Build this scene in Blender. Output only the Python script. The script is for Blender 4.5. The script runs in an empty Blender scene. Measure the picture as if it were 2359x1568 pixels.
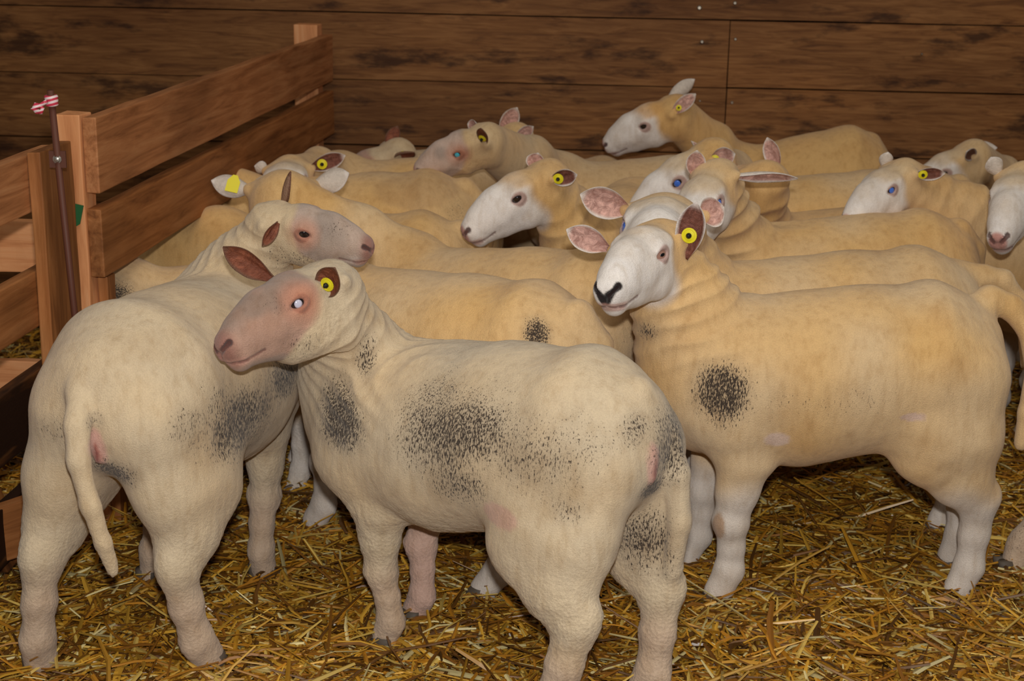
import bpy, bmesh, math, random
import numpy as np
from mathutils import Vector, Matrix

# ------------------------------------------------------------------ camera, world, lights, exposure
IMG_W, IMG_H = 2359.0, 1568.0
FPX = 3500.0
CAM = np.array([0.0, 0.0, 1.45])
PITCH, ROLL = math.radians(16.0), math.radians(1.0)
_fw = np.array([0, math.cos(PITCH), -math.sin(PITCH)])
_up = np.array([0, math.sin(PITCH), math.cos(PITCH)])
_rt = np.array([1.0, 0, 0])
_rt2 = _rt * math.cos(ROLL) + _up * math.sin(ROLL)
_up2 = _up * math.cos(ROLL) - _rt * math.sin(ROLL)
CM = np.array([_rt2, _up2, _fw])
scene = bpy.context.scene
COL = scene.collection
cam_data = bpy.data.cameras.new('camera')
cam = bpy.data.objects.new('camera', cam_data)
COL.objects.link(cam)
cam_data.sensor_width = 36.0
cam_data.sensor_fit = 'HORIZONTAL'
cam_data.lens = FPX / IMG_W * 36.0
cam_data.clip_start = 0.05
cam.matrix_world = Matrix(((_rt2[0], _up2[0], -_fw[0], CAM[0]), (_rt2[1], _up2[1], -_fw[1], CAM[1]),
                           (_rt2[2], _up2[2], -_fw[2], CAM[2]), (0, 0, 0, 1)))
cam_data.dof.use_dof = True
cam_data.dof.focus_distance = 2.95
cam_data.dof.aperture_fstop = 7.0
scene.camera = cam

world = bpy.data.worlds.new('barn_air')
scene.world = world
world.use_nodes = True
bg = world.node_tree.nodes['Background']
bg.inputs['Color'].default_value = (1.0, 0.93, 0.84, 1)
bg.inputs['Strength'].default_value = 0.09

def area_light(name, loc, target, size, power, color, size_y=None):
    l = bpy.data.lights.new(name, 'AREA')
    l.energy = power; l.color = color; l.size = size
    if size_y:
        l.shape = 'RECTANGLE'; l.size_y = size_y
    o = bpy.data.objects.new(name, l); COL.objects.link(o)
    o.location = loc
    d = Vector(target) - Vector(loc)
    o.rotation_euler = d.to_track_quat('-Z', 'Y').to_euler()
    return o
# the camera's flash, just above the lens, and soft daylight from the open side of the barn
area_light('camera_flash', (0.02, -0.02, 1.62), (0.0, 4.4, 0.55), 0.07, 57.0, (1.0, 0.97, 0.93), 0.045)
area_light('barn_daylight', (0.6, 1.2, 4.6), (0.1, 4.6, 0.3), 3.5, 80.0, (1.0, 0.90, 0.76), 2.5)
vs = scene.view_settings
vs.view_transform = 'Standard'; vs.look = 'None'; vs.gamma = 1.0; vs.use_curve_mapping = False
vs.exposure = -0.12
random.seed(7)
RNG = np.random.default_rng(11)

# ------------------------------------------------------------------ helpers
def A3(*v): return np.array(v, dtype=float)
def ray(px, py):
    return A3((px - IMG_W / 2) / FPX, -(py - IMG_H / 2) / FPX, 1.0) @ CM
def P(px, py, Y):                       # pixel of the 2359 x 1568 frame at world depth Y
    d = ray(px, py); return CAM + d * ((Y - CAM[1]) / d[1])
def G(px, py, z=0.0):                   # pixel on the plane of height z
    d = ray(px, py); return CAM + d * ((z - CAM[2]) / d[2])
def proj(p):
    v = CM @ (np.asarray(p) - CAM); return np.array([IMG_W / 2 + FPX * v[0] / v[2], IMG_H / 2 - FPX * v[1] / v[2]])
def srgb(r, g, b):
    c = np.array([r, g, b], float) / 255.0
    return np.where(c <= 0.04045, c / 12.92, ((c + 0.055) / 1.055) ** 2.4)
def nrm(v):
    v = np.asarray(v, float); n = np.linalg.norm(v); return v / n if n > 1e-9 else v
def sstep(a, b, x):
    t = np.clip((x - a) / (b - a), 0, 1); return t * t * (3 - 2 * t)

_TAB = np.random.default_rng(5).random((32, 32, 32)).astype(np.float32)
def noise(p, freq, seed=0):             # smooth value noise, -1..1
    q = p * freq + seed * 7.31
    i = np.floor(q).astype(int); f = q - i; f = f * f * (3 - 2 * f)
    r = 0
    for dx in (0, 1):
        wx = f[:, 0] if dx else 1 - f[:, 0]
        for dy in (0, 1):
            wy = f[:, 1] if dy else 1 - f[:, 1]
            for dz in (0, 1):
                wz = f[:, 2] if dz else 1 - f[:, 2]
                r = r + wx * wy * wz * _TAB[(i[:, 0] + dx) % 32, (i[:, 1] + dy) % 32, (i[:, 2] + dz) % 32]
    return r * 2 - 1

def link(name, me, mat, parent=None, loc=None):
    o = bpy.data.objects.new(name, me); COL.objects.link(o)
    if mat is not None:
        me.materials.append(mat)
    if parent is not None: o.parent = parent
    if loc is not None: o.location = loc
    return o
def empty(name, loc, label=None, cat=None, group=None):
    o = bpy.data.objects.new(name, None); COL.objects.link(o)
    o.location = loc; o.empty_display_size = 0.1
    tag(o, label, cat, group)
    return o
def tag(o, label=None, cat=None, group=None, kind=None):
    if label: o['label'] = label
    if cat: o['category'] = cat
    if group: o['group'] = group
    if kind: o['kind'] = kind
    return o

def np_mesh(name, V, F, smooth=True, cols=None, attrs=None):
    """V (n,3), F (m,4) or (m,3)"""
    me = bpy.data.meshes.new(name)
    V = np.asarray(V, np.float32); F = np.asarray(F, np.int32)
    k = F.shape[1]
    me.vertices.add(len(V)); me.vertices.foreach_set('co', V.ravel())
    me.loops.add(F.size); me.loops.foreach_set('vertex_index', F.ravel())
    me.polygons.add(len(F))
    me.polygons.foreach_set('loop_start', np.arange(0, F.size, k, dtype=np.int32))
    me.polygons.foreach_set('loop_total', np.full(len(F), k, np.int32))
    me.polygons.foreach_set('use_smooth', np.full(len(F), smooth, bool))
    me.update(calc_edges=True)
    me.validate()
    if cols is not None:
        a = me.color_attributes.new('Col', 'FLOAT_COLOR', 'POINT')
        c = np.ones((len(V), 4), np.float32); c[:, :3] = cols
        a.data.foreach_set('color', c.ravel())
    for nm, arr in (attrs or {}).items():
        a = me.attributes.new(nm, 'FLOAT', 'POINT')
        a.data.foreach_set('value', np.asarray(arr, np.float32))
    return me

# ------------------------------------------------------------------ materials
class NT:
    def __init__(s, name):
        s.m = bpy.data.materials.new(name); s.m.use_nodes = True
        s.t = s.m.node_tree; s.n = s.t.nodes; s.b = s.n['Principled BSDF']
    def add(s, typ, **kw):
        n = s.n.new(typ)
        for k, v in kw.items():
            if k.startswith('i_'):
                n.inputs[int(k[2:]) if k[2:].isdigit() else k[2:].replace('_', ' ')].default_value = v
            else: setattr(n, k, v)
        return n
    def l(s, a, ao, b, bi): s.t.links.new(a.outputs[ao], b.inputs[bi])
    def mix(s, mode='MIX'):
        n = s.n.new('ShaderNodeMix'); n.data_type = 'RGBA'; n.blend_type = mode; return n   # in 0 fac, 6 A, 7 B, out 2
    def math(s, op, a=None, b=None, clamp=False):
        n = s.n.new('ShaderNodeMath'); n.operation = op; n.use_clamp = clamp
        for i, v in enumerate((a, b)):
            if v is None: continue
            if isinstance(v, (int, float)): n.inputs[i].default_value = v
            else: s.t.links.new(v, n.inputs[i])
        return n
    def ramp(s, src, pts):
        n = s.n.new('ShaderNodeValToRGB'); s.t.links.new(src, n.inputs[0])
        while len(n.color_ramp.elements) < len(pts): n.color_ramp.elements.new(0.5)
        for e, (p, c) in zip(n.color_ramp.elements, pts):
            e.position = p; e.color = (*c, 1) if not isinstance(c, (int, float)) else (c, c, c, 1)
        return n
    def coords(s, scale=(1, 1, 1), rot=(0, 0, 0), loc=(0, 0, 0), out='Object'):
        tc = s.n.new('ShaderNodeTexCoord'); mp = s.n.new('ShaderNodeMapping')
        mp.inputs['Scale'].default_value = scale; mp.inputs['Rotation'].default_value = rot; mp.inputs['Location'].default_value = loc
        s.l(tc, out, mp, 0); return mp
    def noise(s, mp, scale, detail=4, rough=0.55):
        n = s.add('ShaderNodeTexNoise'); n.inputs['Scale'].default_value = scale
        n.inputs['Detail'].default_value = detail; n.inputs['Roughness'].default_value = rough
        s.l(mp, 0, n, 'Vector'); return n

def flat_mat(name, rgb, rough=0.6, spec=0.3, metal=0.0, coat=0.0):
    k = NT(name)
    k.b.inputs['Base Color'].default_value = (*srgb(*rgb), 1)
    k.b.inputs['Roughness'].default_value = rough
    k.b.inputs['Specular IOR Level'].default_value = spec
    k.b.inputs['Metallic'].default_value = metal
    k.b.inputs['Coat Weight'].default_value = coat
    return k.m

def wool_mat():
    k = NT('wool')
    col = k.add('ShaderNodeVertexColor', layer_name='Col')
    dirt = k.add('ShaderNodeAttribute', attribute_name='dirt')
    fuzz = k.add('ShaderNodeAttribute', attribute_name='fuzz')
    m1 = k.coords(); mv = k.coords(scale=(1, 1, 0.28))
    n1 = k.noise(m1, 7, 4); n2 = k.noise(mv, 60, 3); n3 = k.noise(m1, 420, 3, 0.6); n4 = k.noise(mv, 400, 3, 0.65)
    # soft mottling of the fleece
    mot = k.ramp(n1.outputs[0], [(0.25, (0.84, 0.77, 0.68)), (0.5, (1, 1, 1)), (0.75, (1.08, 1.06, 1.02))])
    mm = k.mix('MULTIPLY'); mm.inputs[0].default_value = 1.0
    k.l(col, 0, mm, 6); k.l(mot, 0, mm, 7)
    st = k.ramp(n2.outputs[0], [(0.28, (.86, .82, .77)), (0.5, (1, 1, 1)), (0.72, (1.06, 1.06, 1.05))])
    m2 = k.mix('MULTIPLY'); m2.inputs[0].default_value = 0.9
    k.l(mm, 2, m2, 6); k.l(st, 0, m2, 7)
    ft = k.ramp(n3.outputs[0], [(0.3, 0.86), (0.7, 1.1)])
    m3 = k.mix('MULTIPLY'); m3.inputs[0].default_value = 0.8
    k.l(m2, 2, m3, 6); k.l(ft, 0, m3, 7)
    # dung and dirt: a grey film plus dark flecks drawn down the fleece
    fleck = k.math('ADD', n4.outputs[0], k.math('MULTIPLY', dirt.outputs['Fac'], 0.30).outputs[0])
    fr = k.ramp(fleck.outputs[0], [(0.69, 0.0), (0.77, 1.0)])
    fm = k.math('MULTIPLY', fr.outputs[0], k.math('MULTIPLY', dirt.outputs['Fac'], 4.0, True).outputs[0], True)
    film = k.math('MULTIPLY', dirt.outputs['Fac'], 0.50, True)
    m4 = k.mix(); k.l(film, 0, m4, 0); k.l(m3, 2, m4, 6); m4.inputs[7].default_value = (*srgb(118, 108, 100), 1)
    m5 = k.mix(); k.l(fm, 0, m5, 0); k.l(m4, 2, m5, 6); m5.inputs[7].default_value = (*srgb(66, 56, 48), 1)
    k.l(m5, 2, k.b, 'Base Color')
    k.b.inputs['Roughness'].default_value = 0.85
    k.b.inputs['Specular IOR Level'].default_value = 0.15
    k.b.inputs['Sheen Weight'].default_value = 0.25
    k.b.inputs['Sheen Roughness'].default_value = 0.5
    vor = k.add('ShaderNodeTexVoronoi'); vor.inputs['Scale'].default_value = 150; k.l(m1, 0, vor, 'Vector')
    curl = k.math('MULTIPLY', vor.outputs['Distance'], k.math('MULTIPLY', fuzz.outputs['Fac'], .7).outputs[0])
    hh = k.math('ADD', n3.outputs[0], k.math('MULTIPLY', n2.outputs[0], 1.2).outputs[0])
    h2 = k.math('ADD', hh.outputs[0], curl.outputs[0])
    bp = k.add('ShaderNodeBump'); bp.inputs['Strength'].default_value = 0.5; bp.inputs['Distance'].default_value = 0.0035
    k.l(h2, 0, bp, 'Height'); k.l(bp, 0, k.b, 'Normal')
    return k.m
def ear_mat():
    k = NT('ear_skin')
    col = k.add('ShaderNodeVertexColor', layer_name='Col'); inn = k.add('ShaderNodeAttribute', attribute_name='inner')
    m1 = k.coords(); n = k.noise(m1, 45, 5, .65); n.inputs['Distortion'].default_value = 1.5; f = k.noise(m1, 500, 3); g = k.noise(m1, 110, 4, .6)
    r = k.ramp(n.outputs[0], [(0.3, (.62, .46, .42)), (0.48, (.95, .86, .84)), (0.70, (1.6, 1.52, 1.48))])  # skin streaks, with highlights and grey shading painted into the inner ear
    mm = k.mix('MULTIPLY'); k.l(inn, 'Fac', mm, 0)
    k.l(col, 0, mm, 6); k.l(r, 0, mm, 7)
    r2 = k.ramp(g.outputs[0], [(.3, .85), (.7, 1.1)]); m2 = k.mix('MULTIPLY'); m2.inputs[0].default_value = .8
    k.l(mm, 2, m2, 6); k.l(r2, 0, m2, 7); k.l(m2, 2, k.b, 'Base Color')
    k.b.inputs['Roughness'].default_value = 0.45; k.b.inputs['Specular IOR Level'].default_value = 0.35
    h = k.math('ADD', f.outputs[0], k.math('MULTIPLY', n.outputs[0], 2.0).outputs[0])
    bp = k.add('ShaderNodeBump'); bp.inputs['Strength'].default_value = 0.7; bp.inputs['Distance'].default_value = 0.003
    k.l(h, 0, bp, 'Height'); k.l(bp, 0, k.b, 'Normal')
    return k.m
def wood_mat(name, base, dark, light, axis, stain=0.35, seed=0.0):
    """grain runs along the given axis of the object"""
    k = NT(name)
    sc = [14, 14, 14]; sc[axis] = 1.0
    m = k.coords(scale=tuple(sc), loc=(seed, seed * 1.7, seed * 0.6)); mo = k.coords(loc=(seed, 0, seed))
    lo = [3.2, 3.2, 3.2]; lo[axis] = 0.8
    ml = k.coords(scale=tuple(lo), loc=(seed * 2, seed, 3))
    g = k.noise(m, 3.0, 8, 0.65); g.inputs['Distortion'].default_value = 0.6
    b = k.noise(ml, 1.3, 5, 0.6); sp = k.noise(mo, 26, 5, 0.7)
    r = k.ramp(g.outputs[0], [(0.28, srgb(*dark)), (0.5, srgb(*base)), (0.75, srgb(*light))])
    st = k.ramp(b.outputs[0], [(0.34 + (.12 if stain > .9 else 0), 1.0), (0.50 + (.06 if stain > .9 else 0), 0.0)])
    f = k.math('MULTIPLY', st.outputs[0], stain)
    mm = k.mix(); k.l(f, 0, mm, 0); k.l(r, 0, mm, 6); mm.inputs[7].default_value = (*(srgb(*dark) * 0.45), 1)
    # pale splashes
    ws = k.ramp(sp.outputs[0], [(0.70, 0.0), (0.78, 0.45)])
    m2 = k.mix(); k.l(ws, 0, m2, 0); k.l(mm, 2, m2, 6); m2.inputs[7].default_value = (*srgb(196, 172, 148), 1)
    k.l(m2, 2, k.b, 'Base Color')
    k.b.inputs['Roughness'].default_value = 0.6; k.b.inputs['Specular IOR Level'].default_value = 0.25
    bp = k.add('ShaderNodeBump'); bp.inputs['Strength'].default_value = 0.35; bp.inputs['Distance'].default_value = 0.003
    k.l(g, 0, bp, 'Height'); k.l(bp, 0, k.b, 'Normal')
    return k.m

M_WOOL = wool_mat(); M_EAR = ear_mat()
M_EYE_DARK = flat_mat('dark_eye', (28, 20, 22), 0.05, 0.6, coat=1.0)
M_SHINE_BLUE = flat_mat('painted_blue_eyeshine', (70, 120, 225), 0.06, 0.7, coat=1.0)  # flash reflected in the eye, painted as a blue base colour
M_EYE_PALE = flat_mat('pale_eye', (168, 128, 112), 0.08, 0.6, coat=1.0)
M_SHINE_TEAL = flat_mat('painted_teal_eyeshine', (70, 190, 215), 0.06, 0.7, coat=1.0)  # teal flash glow of the eye, put into the base colour
M_SHINE_MILK = flat_mat('painted_milky_eyeshine', (205, 205, 225), 0.05, 0.8, coat=1.0)  # whitish flash reflection on a dark eye, painted as colour
M_PUPIL = flat_mat('pupil', (14, 12, 16), 0.08, 0.6)
M_TAG = flat_mat('yellow_tag', (236, 224, 40), 0.4, 0.4)
M_STUD = flat_mat('black_stud', (22, 20, 18), 0.4, 0.4)
M_HOOF = flat_mat('hoof_horn', (92, 82, 72), 0.6, 0.3)

# ------------------------------------------------------------------ implicit modelling
class Field:
    def __init__(s): s.pr = []
    def seg(s, a, b, ra, rb, up=(0, 0, 1), k=0.03, op=1, cap=None):
        """elliptic round cone: ra/rb = (half width across, half height along up)"""
        ra = (ra, ra) if np.isscalar(ra) else ra; rb = (rb, rb) if np.isscalar(rb) else rb
        s.pr.append((np.array(a, float), np.array(b, float), np.array(ra, float), np.array(rb, float), nrm(up), k, op, cap))
    def ball(s, a, r, k=0.02, op=1): s.seg(a, np.array(a) + A3(1e-4, 0, 0), r, r, (0, 0, 1), k, op)
    def chain(s, pts, rads, up=(0, 0, 1), k=0.03, cap=None):
        for i in range(len(pts) - 1): s.seg(pts[i], pts[i + 1], rads[i], rads[i + 1], up, k, 1, cap)
    @staticmethod
    def dist(pr, X, Y, Z):
        a, b, ra, rb, up, k, op, cap = pr
        ab = b - a; L2 = float(ab @ ab) + 1e-12; ax = ab / math.sqrt(L2)
        if abs(ax @ up) > 0.98:
            up = A3(1, 0, 0) if abs(ax[0]) < 0.9 else A3(0, 1, 0)
        sd = nrm(np.cross(ax, up)); u2 = np.cross(sd, ax)
        px, py, pz = X - a[0], Y - a[1], Z - a[2]
        t = np.clip((px * ab[0] + py * ab[1] + pz * ab[2]) / L2, 0, 1)
        vx, vy, vz = px - t * ab[0], py - t * ab[1], pz - t * ab[2]
        va = vx * ax[0] + vy * ax[1] + vz * ax[2]
        vs_ = vx * sd[0] + vy * sd[1] + vz * sd[2]
        vu = vx * u2[0] + vy * u2[1] + vz * u2[2]
        rw = ra[0] + (rb[0] - ra[0]) * t; rh = ra[1] + (rb[1] - ra[1]) * t
        rx = np.minimum(rw, rh) if cap is None else cap
        qa, qs, qu = va / rx, vs_ / rw, vu / rh
        k0 = np.sqrt(qa * qa + qs * qs + qu * qu) + 1e-9
        k1 = np.sqrt((qa / rx) ** 2 + (qs / rw) ** 2 + (qu / rh) ** 2) + 1e-9
        return k0 * (k0 - 1.0) / k1
    def ray(s, px, py, y0=2.2, y1=6.0):
        d = ray(px, py); Y = np.linspace(y0, y1, 900); Q = CAM + d[None] * (Y / d[1])[:, None]
        D = np.full(len(Y), 1.0)
        for pr in s.pr:
            e = Field.dist(pr, Q[:, 0], Q[:, 1], Q[:, 2]); k = pr[5]
            if pr[6] > 0:
                h = np.maximum(k - np.abs(D - e), 0) / k; D = np.minimum(D, e) - h * h * k * .25
            else: D = np.maximum(D, -e)
        i = np.nonzero(D < 0)[0]
        return Q[i[0]] if len(i) else Q[np.argmin(D)]
    def grid(s, xs, ys, zs):
        D = np.full((len(xs), len(ys), len(zs)), 1.0, np.float32)
        for pr in s.pr:
            a, b, ra, rb, up, k, op, cap = pr
            r = max(ra.max(), rb.max(), cap or 0) + k + 0.035
            lo = np.minimum(a, b) - r; hi = np.maximum(a, b) + r
            i0, i1 = np.searchsorted(xs, [lo[0], hi[0]]); j0, j1 = np.searchsorted(ys, [lo[1], hi[1]]); m0, m1 = np.searchsorted(zs, [lo[2], hi[2]])
            if i1 <= i0 or j1 <= j0 or m1 <= m0: continue
            X = xs[i0:i1, None, None]; Y = ys[None, j0:j1, None]; Z = zs[None, None, m0:m1]
            d = Field.dist(pr, X, Y, Z)
            E = D[i0:i1, j0:j1, m0:m1]
            if op > 0:
                h = np.maximum(k - np.abs(E - d), 0) / k
                E[...] = np.minimum(E, d) - h * h * k * 0.25
            else:
                nd = -d
                h = np.maximum(k - np.abs(E - nd), 0) / k
                E[...] = np.maximum(E, nd) + h * h * k * 0.25
        return D

def axis_coords(lo, hi, flo, fhi, c, f):
    xs = [lo]
    while xs[-1] < hi:
        x = xs[-1]
        # ease between the coarse and the fine step
        d = 0.0 if flo <= x <= fhi else min(abs(x - flo), abs(x - fhi))
        xs.append(x + min(c, f + d * 0.35))
    return np.array(xs)

def surface_nets(D, xs, ys, zs):
    S = D < 0
    c = np.zeros(tuple(n - 1 for n in D.shape), np.int8)
    for dx in (0, 1):
        for dy in (0, 1):
            for dz in (0, 1):
                c += S[dx:dx + c.shape[0], dy:dy + c.shape[1], dz:dz + c.shape[2]]
    I, J, K = np.nonzero((c > 0) & (c < 8))
    n = len(I)
    idx = np.full(c.shape, -1, np.int32); idx[I, J, K] = np.arange(n)
    val = {}
    for dx in (0, 1):
        for dy in (0, 1):
            for dz in (0, 1): val[dx, dy, dz] = D[I + dx, J + dy, K + dz].astype(float)
    acc = np.zeros((n, 3)); cnt = np.zeros(n)
    for ax in range(3):
        for u in (0, 1):
            for v in (0, 1):
                a = [0, 0, 0]; o = [q for q in range(3) if q != ax]
                a[o[0]] = u; a[o[1]] = v; b = list(a); b[ax] = 1
                va, vb = val[tuple(a)], val[tuple(b)]
                m = (va < 0) != (vb < 0)
                t = np.where(m, va / np.where(m, va - vb, 1), 0)
                p = np.empty((n, 3))
                for q, (arr, ii) in enumerate(((xs, I), (ys, J), (zs, K))):
                    p[:, q] = arr[ii + a[q]]
                    if q == ax: p[:, q] += t * (arr[ii + 1] - arr[ii])
                acc[m] += p[m]; cnt[m] += 1
    V = acc / cnt[:, None]
    F = []
    # x edges
    e = S[:-1, 1:-1, 1:-1] != S[1:, 1:-1, 1:-1]
    i, j, k = np.nonzero(e); fl = S[:-1, 1:-1, 1:-1][e]
    q = np.stack([idx[i, j, k], idx[i, j + 1, k], idx[i, j + 1, k + 1], idx[i, j, k + 1]], 1); q[~fl] = q[~fl][:, ::-1]; F.append(q)
    e = S[1:-1, :-1, 1:-1] != S[1:-1, 1:, 1:-1]
    i, j, k = np.nonzero(e); fl = S[1:-1, :-1, 1:-1][e]
    q = np.stack([idx[i, j, k], idx[i, j, k + 1], idx[i + 1, j, k + 1], idx[i + 1, j, k]], 1); q[~fl] = q[~fl][:, ::-1]; F.append(q)
    e = S[1:-1, 1:-1, :-1] != S[1:-1, 1:-1, 1:]
    i, j, k = np.nonzero(e); fl = S[1:-1, 1:-1, :-1][e]
    q = np.stack([idx[i, j, k], idx[i + 1, j, k], idx[i + 1, j + 1, k], idx[i, j + 1, k]], 1); q[~fl] = q[~fl][:, ::-1]; F.append(q)
    return V, np.concatenate(F)

def relax(V, F, it=2, w=0.5):
    e = np.concatenate([F[:, [0, 1]], F[:, [1, 2]], F[:, [2, 3]], F[:, [3, 0]]])
    n = len(V); deg = np.bincount(e[:, 0], minlength=n) + np.bincount(e[:, 1], minlength=n)
    deg = np.maximum(deg, 1)
    for s in range(it):
        f = w if s % 2 == 0 else -w * 1.04
        m = np.stack([np.bincount(e[:, 0], V[e[:, 1], q], n) + np.bincount(e[:, 1], V[e[:, 0], q], n) for q in range(3)], 1) / deg[:, None]
        V = V + f * (m - V)
    return V
def vnormals(V, F):
    fn = np.cross(V[F[:, 2]] - V[F[:, 0]], V[F[:, 3]] - V[F[:, 1]])
    N = np.zeros_like(V)
    for c in range(4):
        for q in range(3): N[:, q] += np.bincount(F[:, c], fn[:, q], len(V))
    return N / np.maximum(np.linalg.norm(N, axis=1), 1e-12)[:, None]

# ------------------------------------------------------------------ head pose from what the photo shows
LM = {'LE': (.075, .058, .004), 'RE': (.075, -.058, .004), 'N': (.245, 0, -.045), 'LB': (-.012, .066, .012), 'RB': (-.012, -.066, .012),
      'CH': (.205, 0, -.094), 'PO': (-.005, 0, .052), 'LM': (.165, .034, -.066), 'RM': (.165, -.034, -.066),
      'LW': (.060, .050, .028), 'RW': (.060, -.050, .028), 'JA': (-.02, 0, -.10)}
def rotm(r):
    th = np.linalg.norm(r)
    if th < 1e-9: return np.eye(3)
    k = r / th; K = np.array([[0, -k[2], k[1]], [k[2], 0, -k[0]], [-k[1], k[0], 0]])
    return np.eye(3) + math.sin(th) * K + (1 - math.cos(th)) * K @ K
def frame(fwd, upv=(0, 0, 1)):
    f = nrm(fwd); l = nrm(np.cross(upv, f)); u = np.cross(f, l)
    return np.stack([f, l, u], 1)
def fit_head(lms, Y0, s0=1.05, yaw=180.0, pitch=-25.0, wy=60, wr=0.0, roll=0.0):
    names = list(lms); L = np.array([LM[n] for n in names]); T = np.array([lms[n] for n in names], float)
    y, p = math.radians(yaw), math.radians(pitch)
    R0 = frame((math.cos(y) * math.cos(p), math.sin(y) * math.cos(p), math.sin(p)))
    R0 = rotm(R0[:, 0] * math.radians(roll)) @ R0
    c = T.mean(0); O0 = P(c[0], c[1], Y0)
    x = np.zeros(7)
    def res(x):
        R = rotm(x[:3]) @ R0; O = O0 + x[3:6]; s = s0 * math.exp(x[6])
        Q = (L * s) @ R.T + O
        v = (Q - CAM) @ CM.T
        pr = np.stack([IMG_W / 2 + FPX * v[:, 0] / v[:, 2], IMG_H / 2 - FPX * v[:, 1] / v[:, 2]], 1)
        return np.concatenate([((pr - T) / 6.0).ravel(), [(O[1] - Y0) * wy], [x[6] * 14.0], x[:3] * (0.6 + wr)])
    for _ in range(60):
        r = res(x); J = np.empty((len(r), 7))
        for i in range(7):
            d = np.zeros(7); d[i] = 1e-5; J[:, i] = (res(x + d) - r) / 1e-5
        x = x - np.linalg.solve(J.T @ J + 0.02 * np.eye(7), J.T @ r)
    R = rotm(x[:3]) @ R0
    return O0 + x[3:6], R, s0 * math.exp(x[6]), res(x)[:2 * len(names)] * 6

# ------------------------------------------------------------------ ears, tags, eyes, hooves
def ear_mesh(base, tip, opn, width, origin, style):
    """leaf-shaped cupped shell with thickness; opn = the way the hollow faces"""
    ax = tip - base; L = np.linalg.norm(ax); ax = ax / L
    o = nrm(opn - ax * (opn @ ax)); sd = np.cross(ax, o)
    nu, nv = 24, 21
    us = np.linspace(0, 1, nu); vsn = np.linspace(-1, 1, nv)
    V = []; C = []; IN = []
    inn, rim, out = style
    for side in (0, 1):                                   # 0 inside, 1 outside
        for u in us:
            w = width * ((0.40 + 0.60 * math.sin(math.pi * .5 * min(u / .42, 1)) ** 1.2) if u < .42 else math.cos(math.pi * .5 * ((u - .42) / .58) ** 1.35) ** .85 if u < 1 else 0.0)
            w = max(w, 0.0012)
            curl = 1.25 * (1 - u) ** 1.5 + 0.55            # rolled at the root, opening towards the tip
            for v in vsn:
                ang = v * curl * 1.05
                rad = w / max(curl * 0.95, 0.3)
                y = rad * math.sin(ang); z = rad * (1 - math.cos(ang)) * 0.95
                th = 0.0032 * (1 - 0.5 * abs(v) ** 4)
                bend = -0.05 * L * math.sin(math.pi * u) + 0.03 * L * u * u
                rdg = 0 if side else (.0022 * math.exp(-((v - .28) / .13) ** 2) + .0022 * math.exp(-((v + .3) / .13) ** 2)) * math.sin(math.pi * min(u * 1.15, 1))
                p = base + ax * (u * L) + sd * y + o * (z + bend + rdg - (th if side else 0))
                V.append(p - origin)
                e = max(sstep(0.70, 0.92, abs(v)), sstep(0.84, 0.96, u))
                IN.append(0.0 if side else float(1 - e))
                if side:
                    C.append(out if e < 0.5 else rim)
                else:
                    C.append(np.array(inn) * (1 - e) + np.array(rim) * e if e > 0 else inn)
    F = []
    def id_(s, i, j): return s * nu * nv + i * nv + j
    for i in range(nu - 1):
        for j in range(nv - 1):
            F.append((id_(0, i, j), id_(0, i + 1, j), id_(0, i + 1, j + 1), id_(0, i, j + 1)))
            F.append((id_(1, i, j), id_(1, i, j + 1), id_(1, i + 1, j + 1), id_(1, i + 1, j)))
        F.append((id_(0, i, 0), id_(1, i, 0), id_(1, i + 1, 0), id_(0, i + 1, 0)))
        F.append((id_(0, i, nv - 1), id_(0, i + 1, nv - 1), id_(1, i + 1, nv - 1), id_(1, i, nv - 1)))
    for j in range(nv - 1):
        F.append((id_(0, nu - 1, j), id_(1, nu - 1, j), id_(1, nu - 1, j + 1), id_(0, nu - 1, j + 1)))
        F.append((id_(0, 0, j), id_(0, 0, j + 1), id_(1, 0, j + 1), id_(1, 0, j)))
    return np_mesh('ear', V, F, True, np.array(C), {'inner': IN}), (ax, o, sd, L)

def lathe_bm(bm, c, ax, prof, n=20, e1=None):
    ax = nrm(ax); e1 = nrm(np.cross(ax, (0.31, 0.2, 0.93))) if e1 is None else e1; e2 = np.cross(ax, e1)
    rings = []
    for (h, r) in prof:
        rings.append([bm.verts.new(c + ax * h + (e1 * math.cos(a) + e2 * math.sin(a)) * max(r, 1e-5)) for a in np.arange(n) * 2 * math.pi / n])
    for a, b in zip(rings, rings[1:]):
        for i in range(n): bm.faces.new((a[i], a[(i + 1) % n], b[(i + 1) % n], b[i]))
    bm.faces.new(rings[0][::-1]); bm.faces.new(rings[-1])
def bm_obj(name, bm, mat, parent=None, smooth=False, loc=None):
    bmesh.ops.recalc_face_normals(bm, faces=bm.faces)
    me = bpy.data.meshes.new(name); bm.to_mesh(me); bm.free()
    if smooth: me.polygons.foreach_set('use_smooth', np.ones(len(me.polygons), bool))
    return link(name, me, mat, parent, loc)

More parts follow.
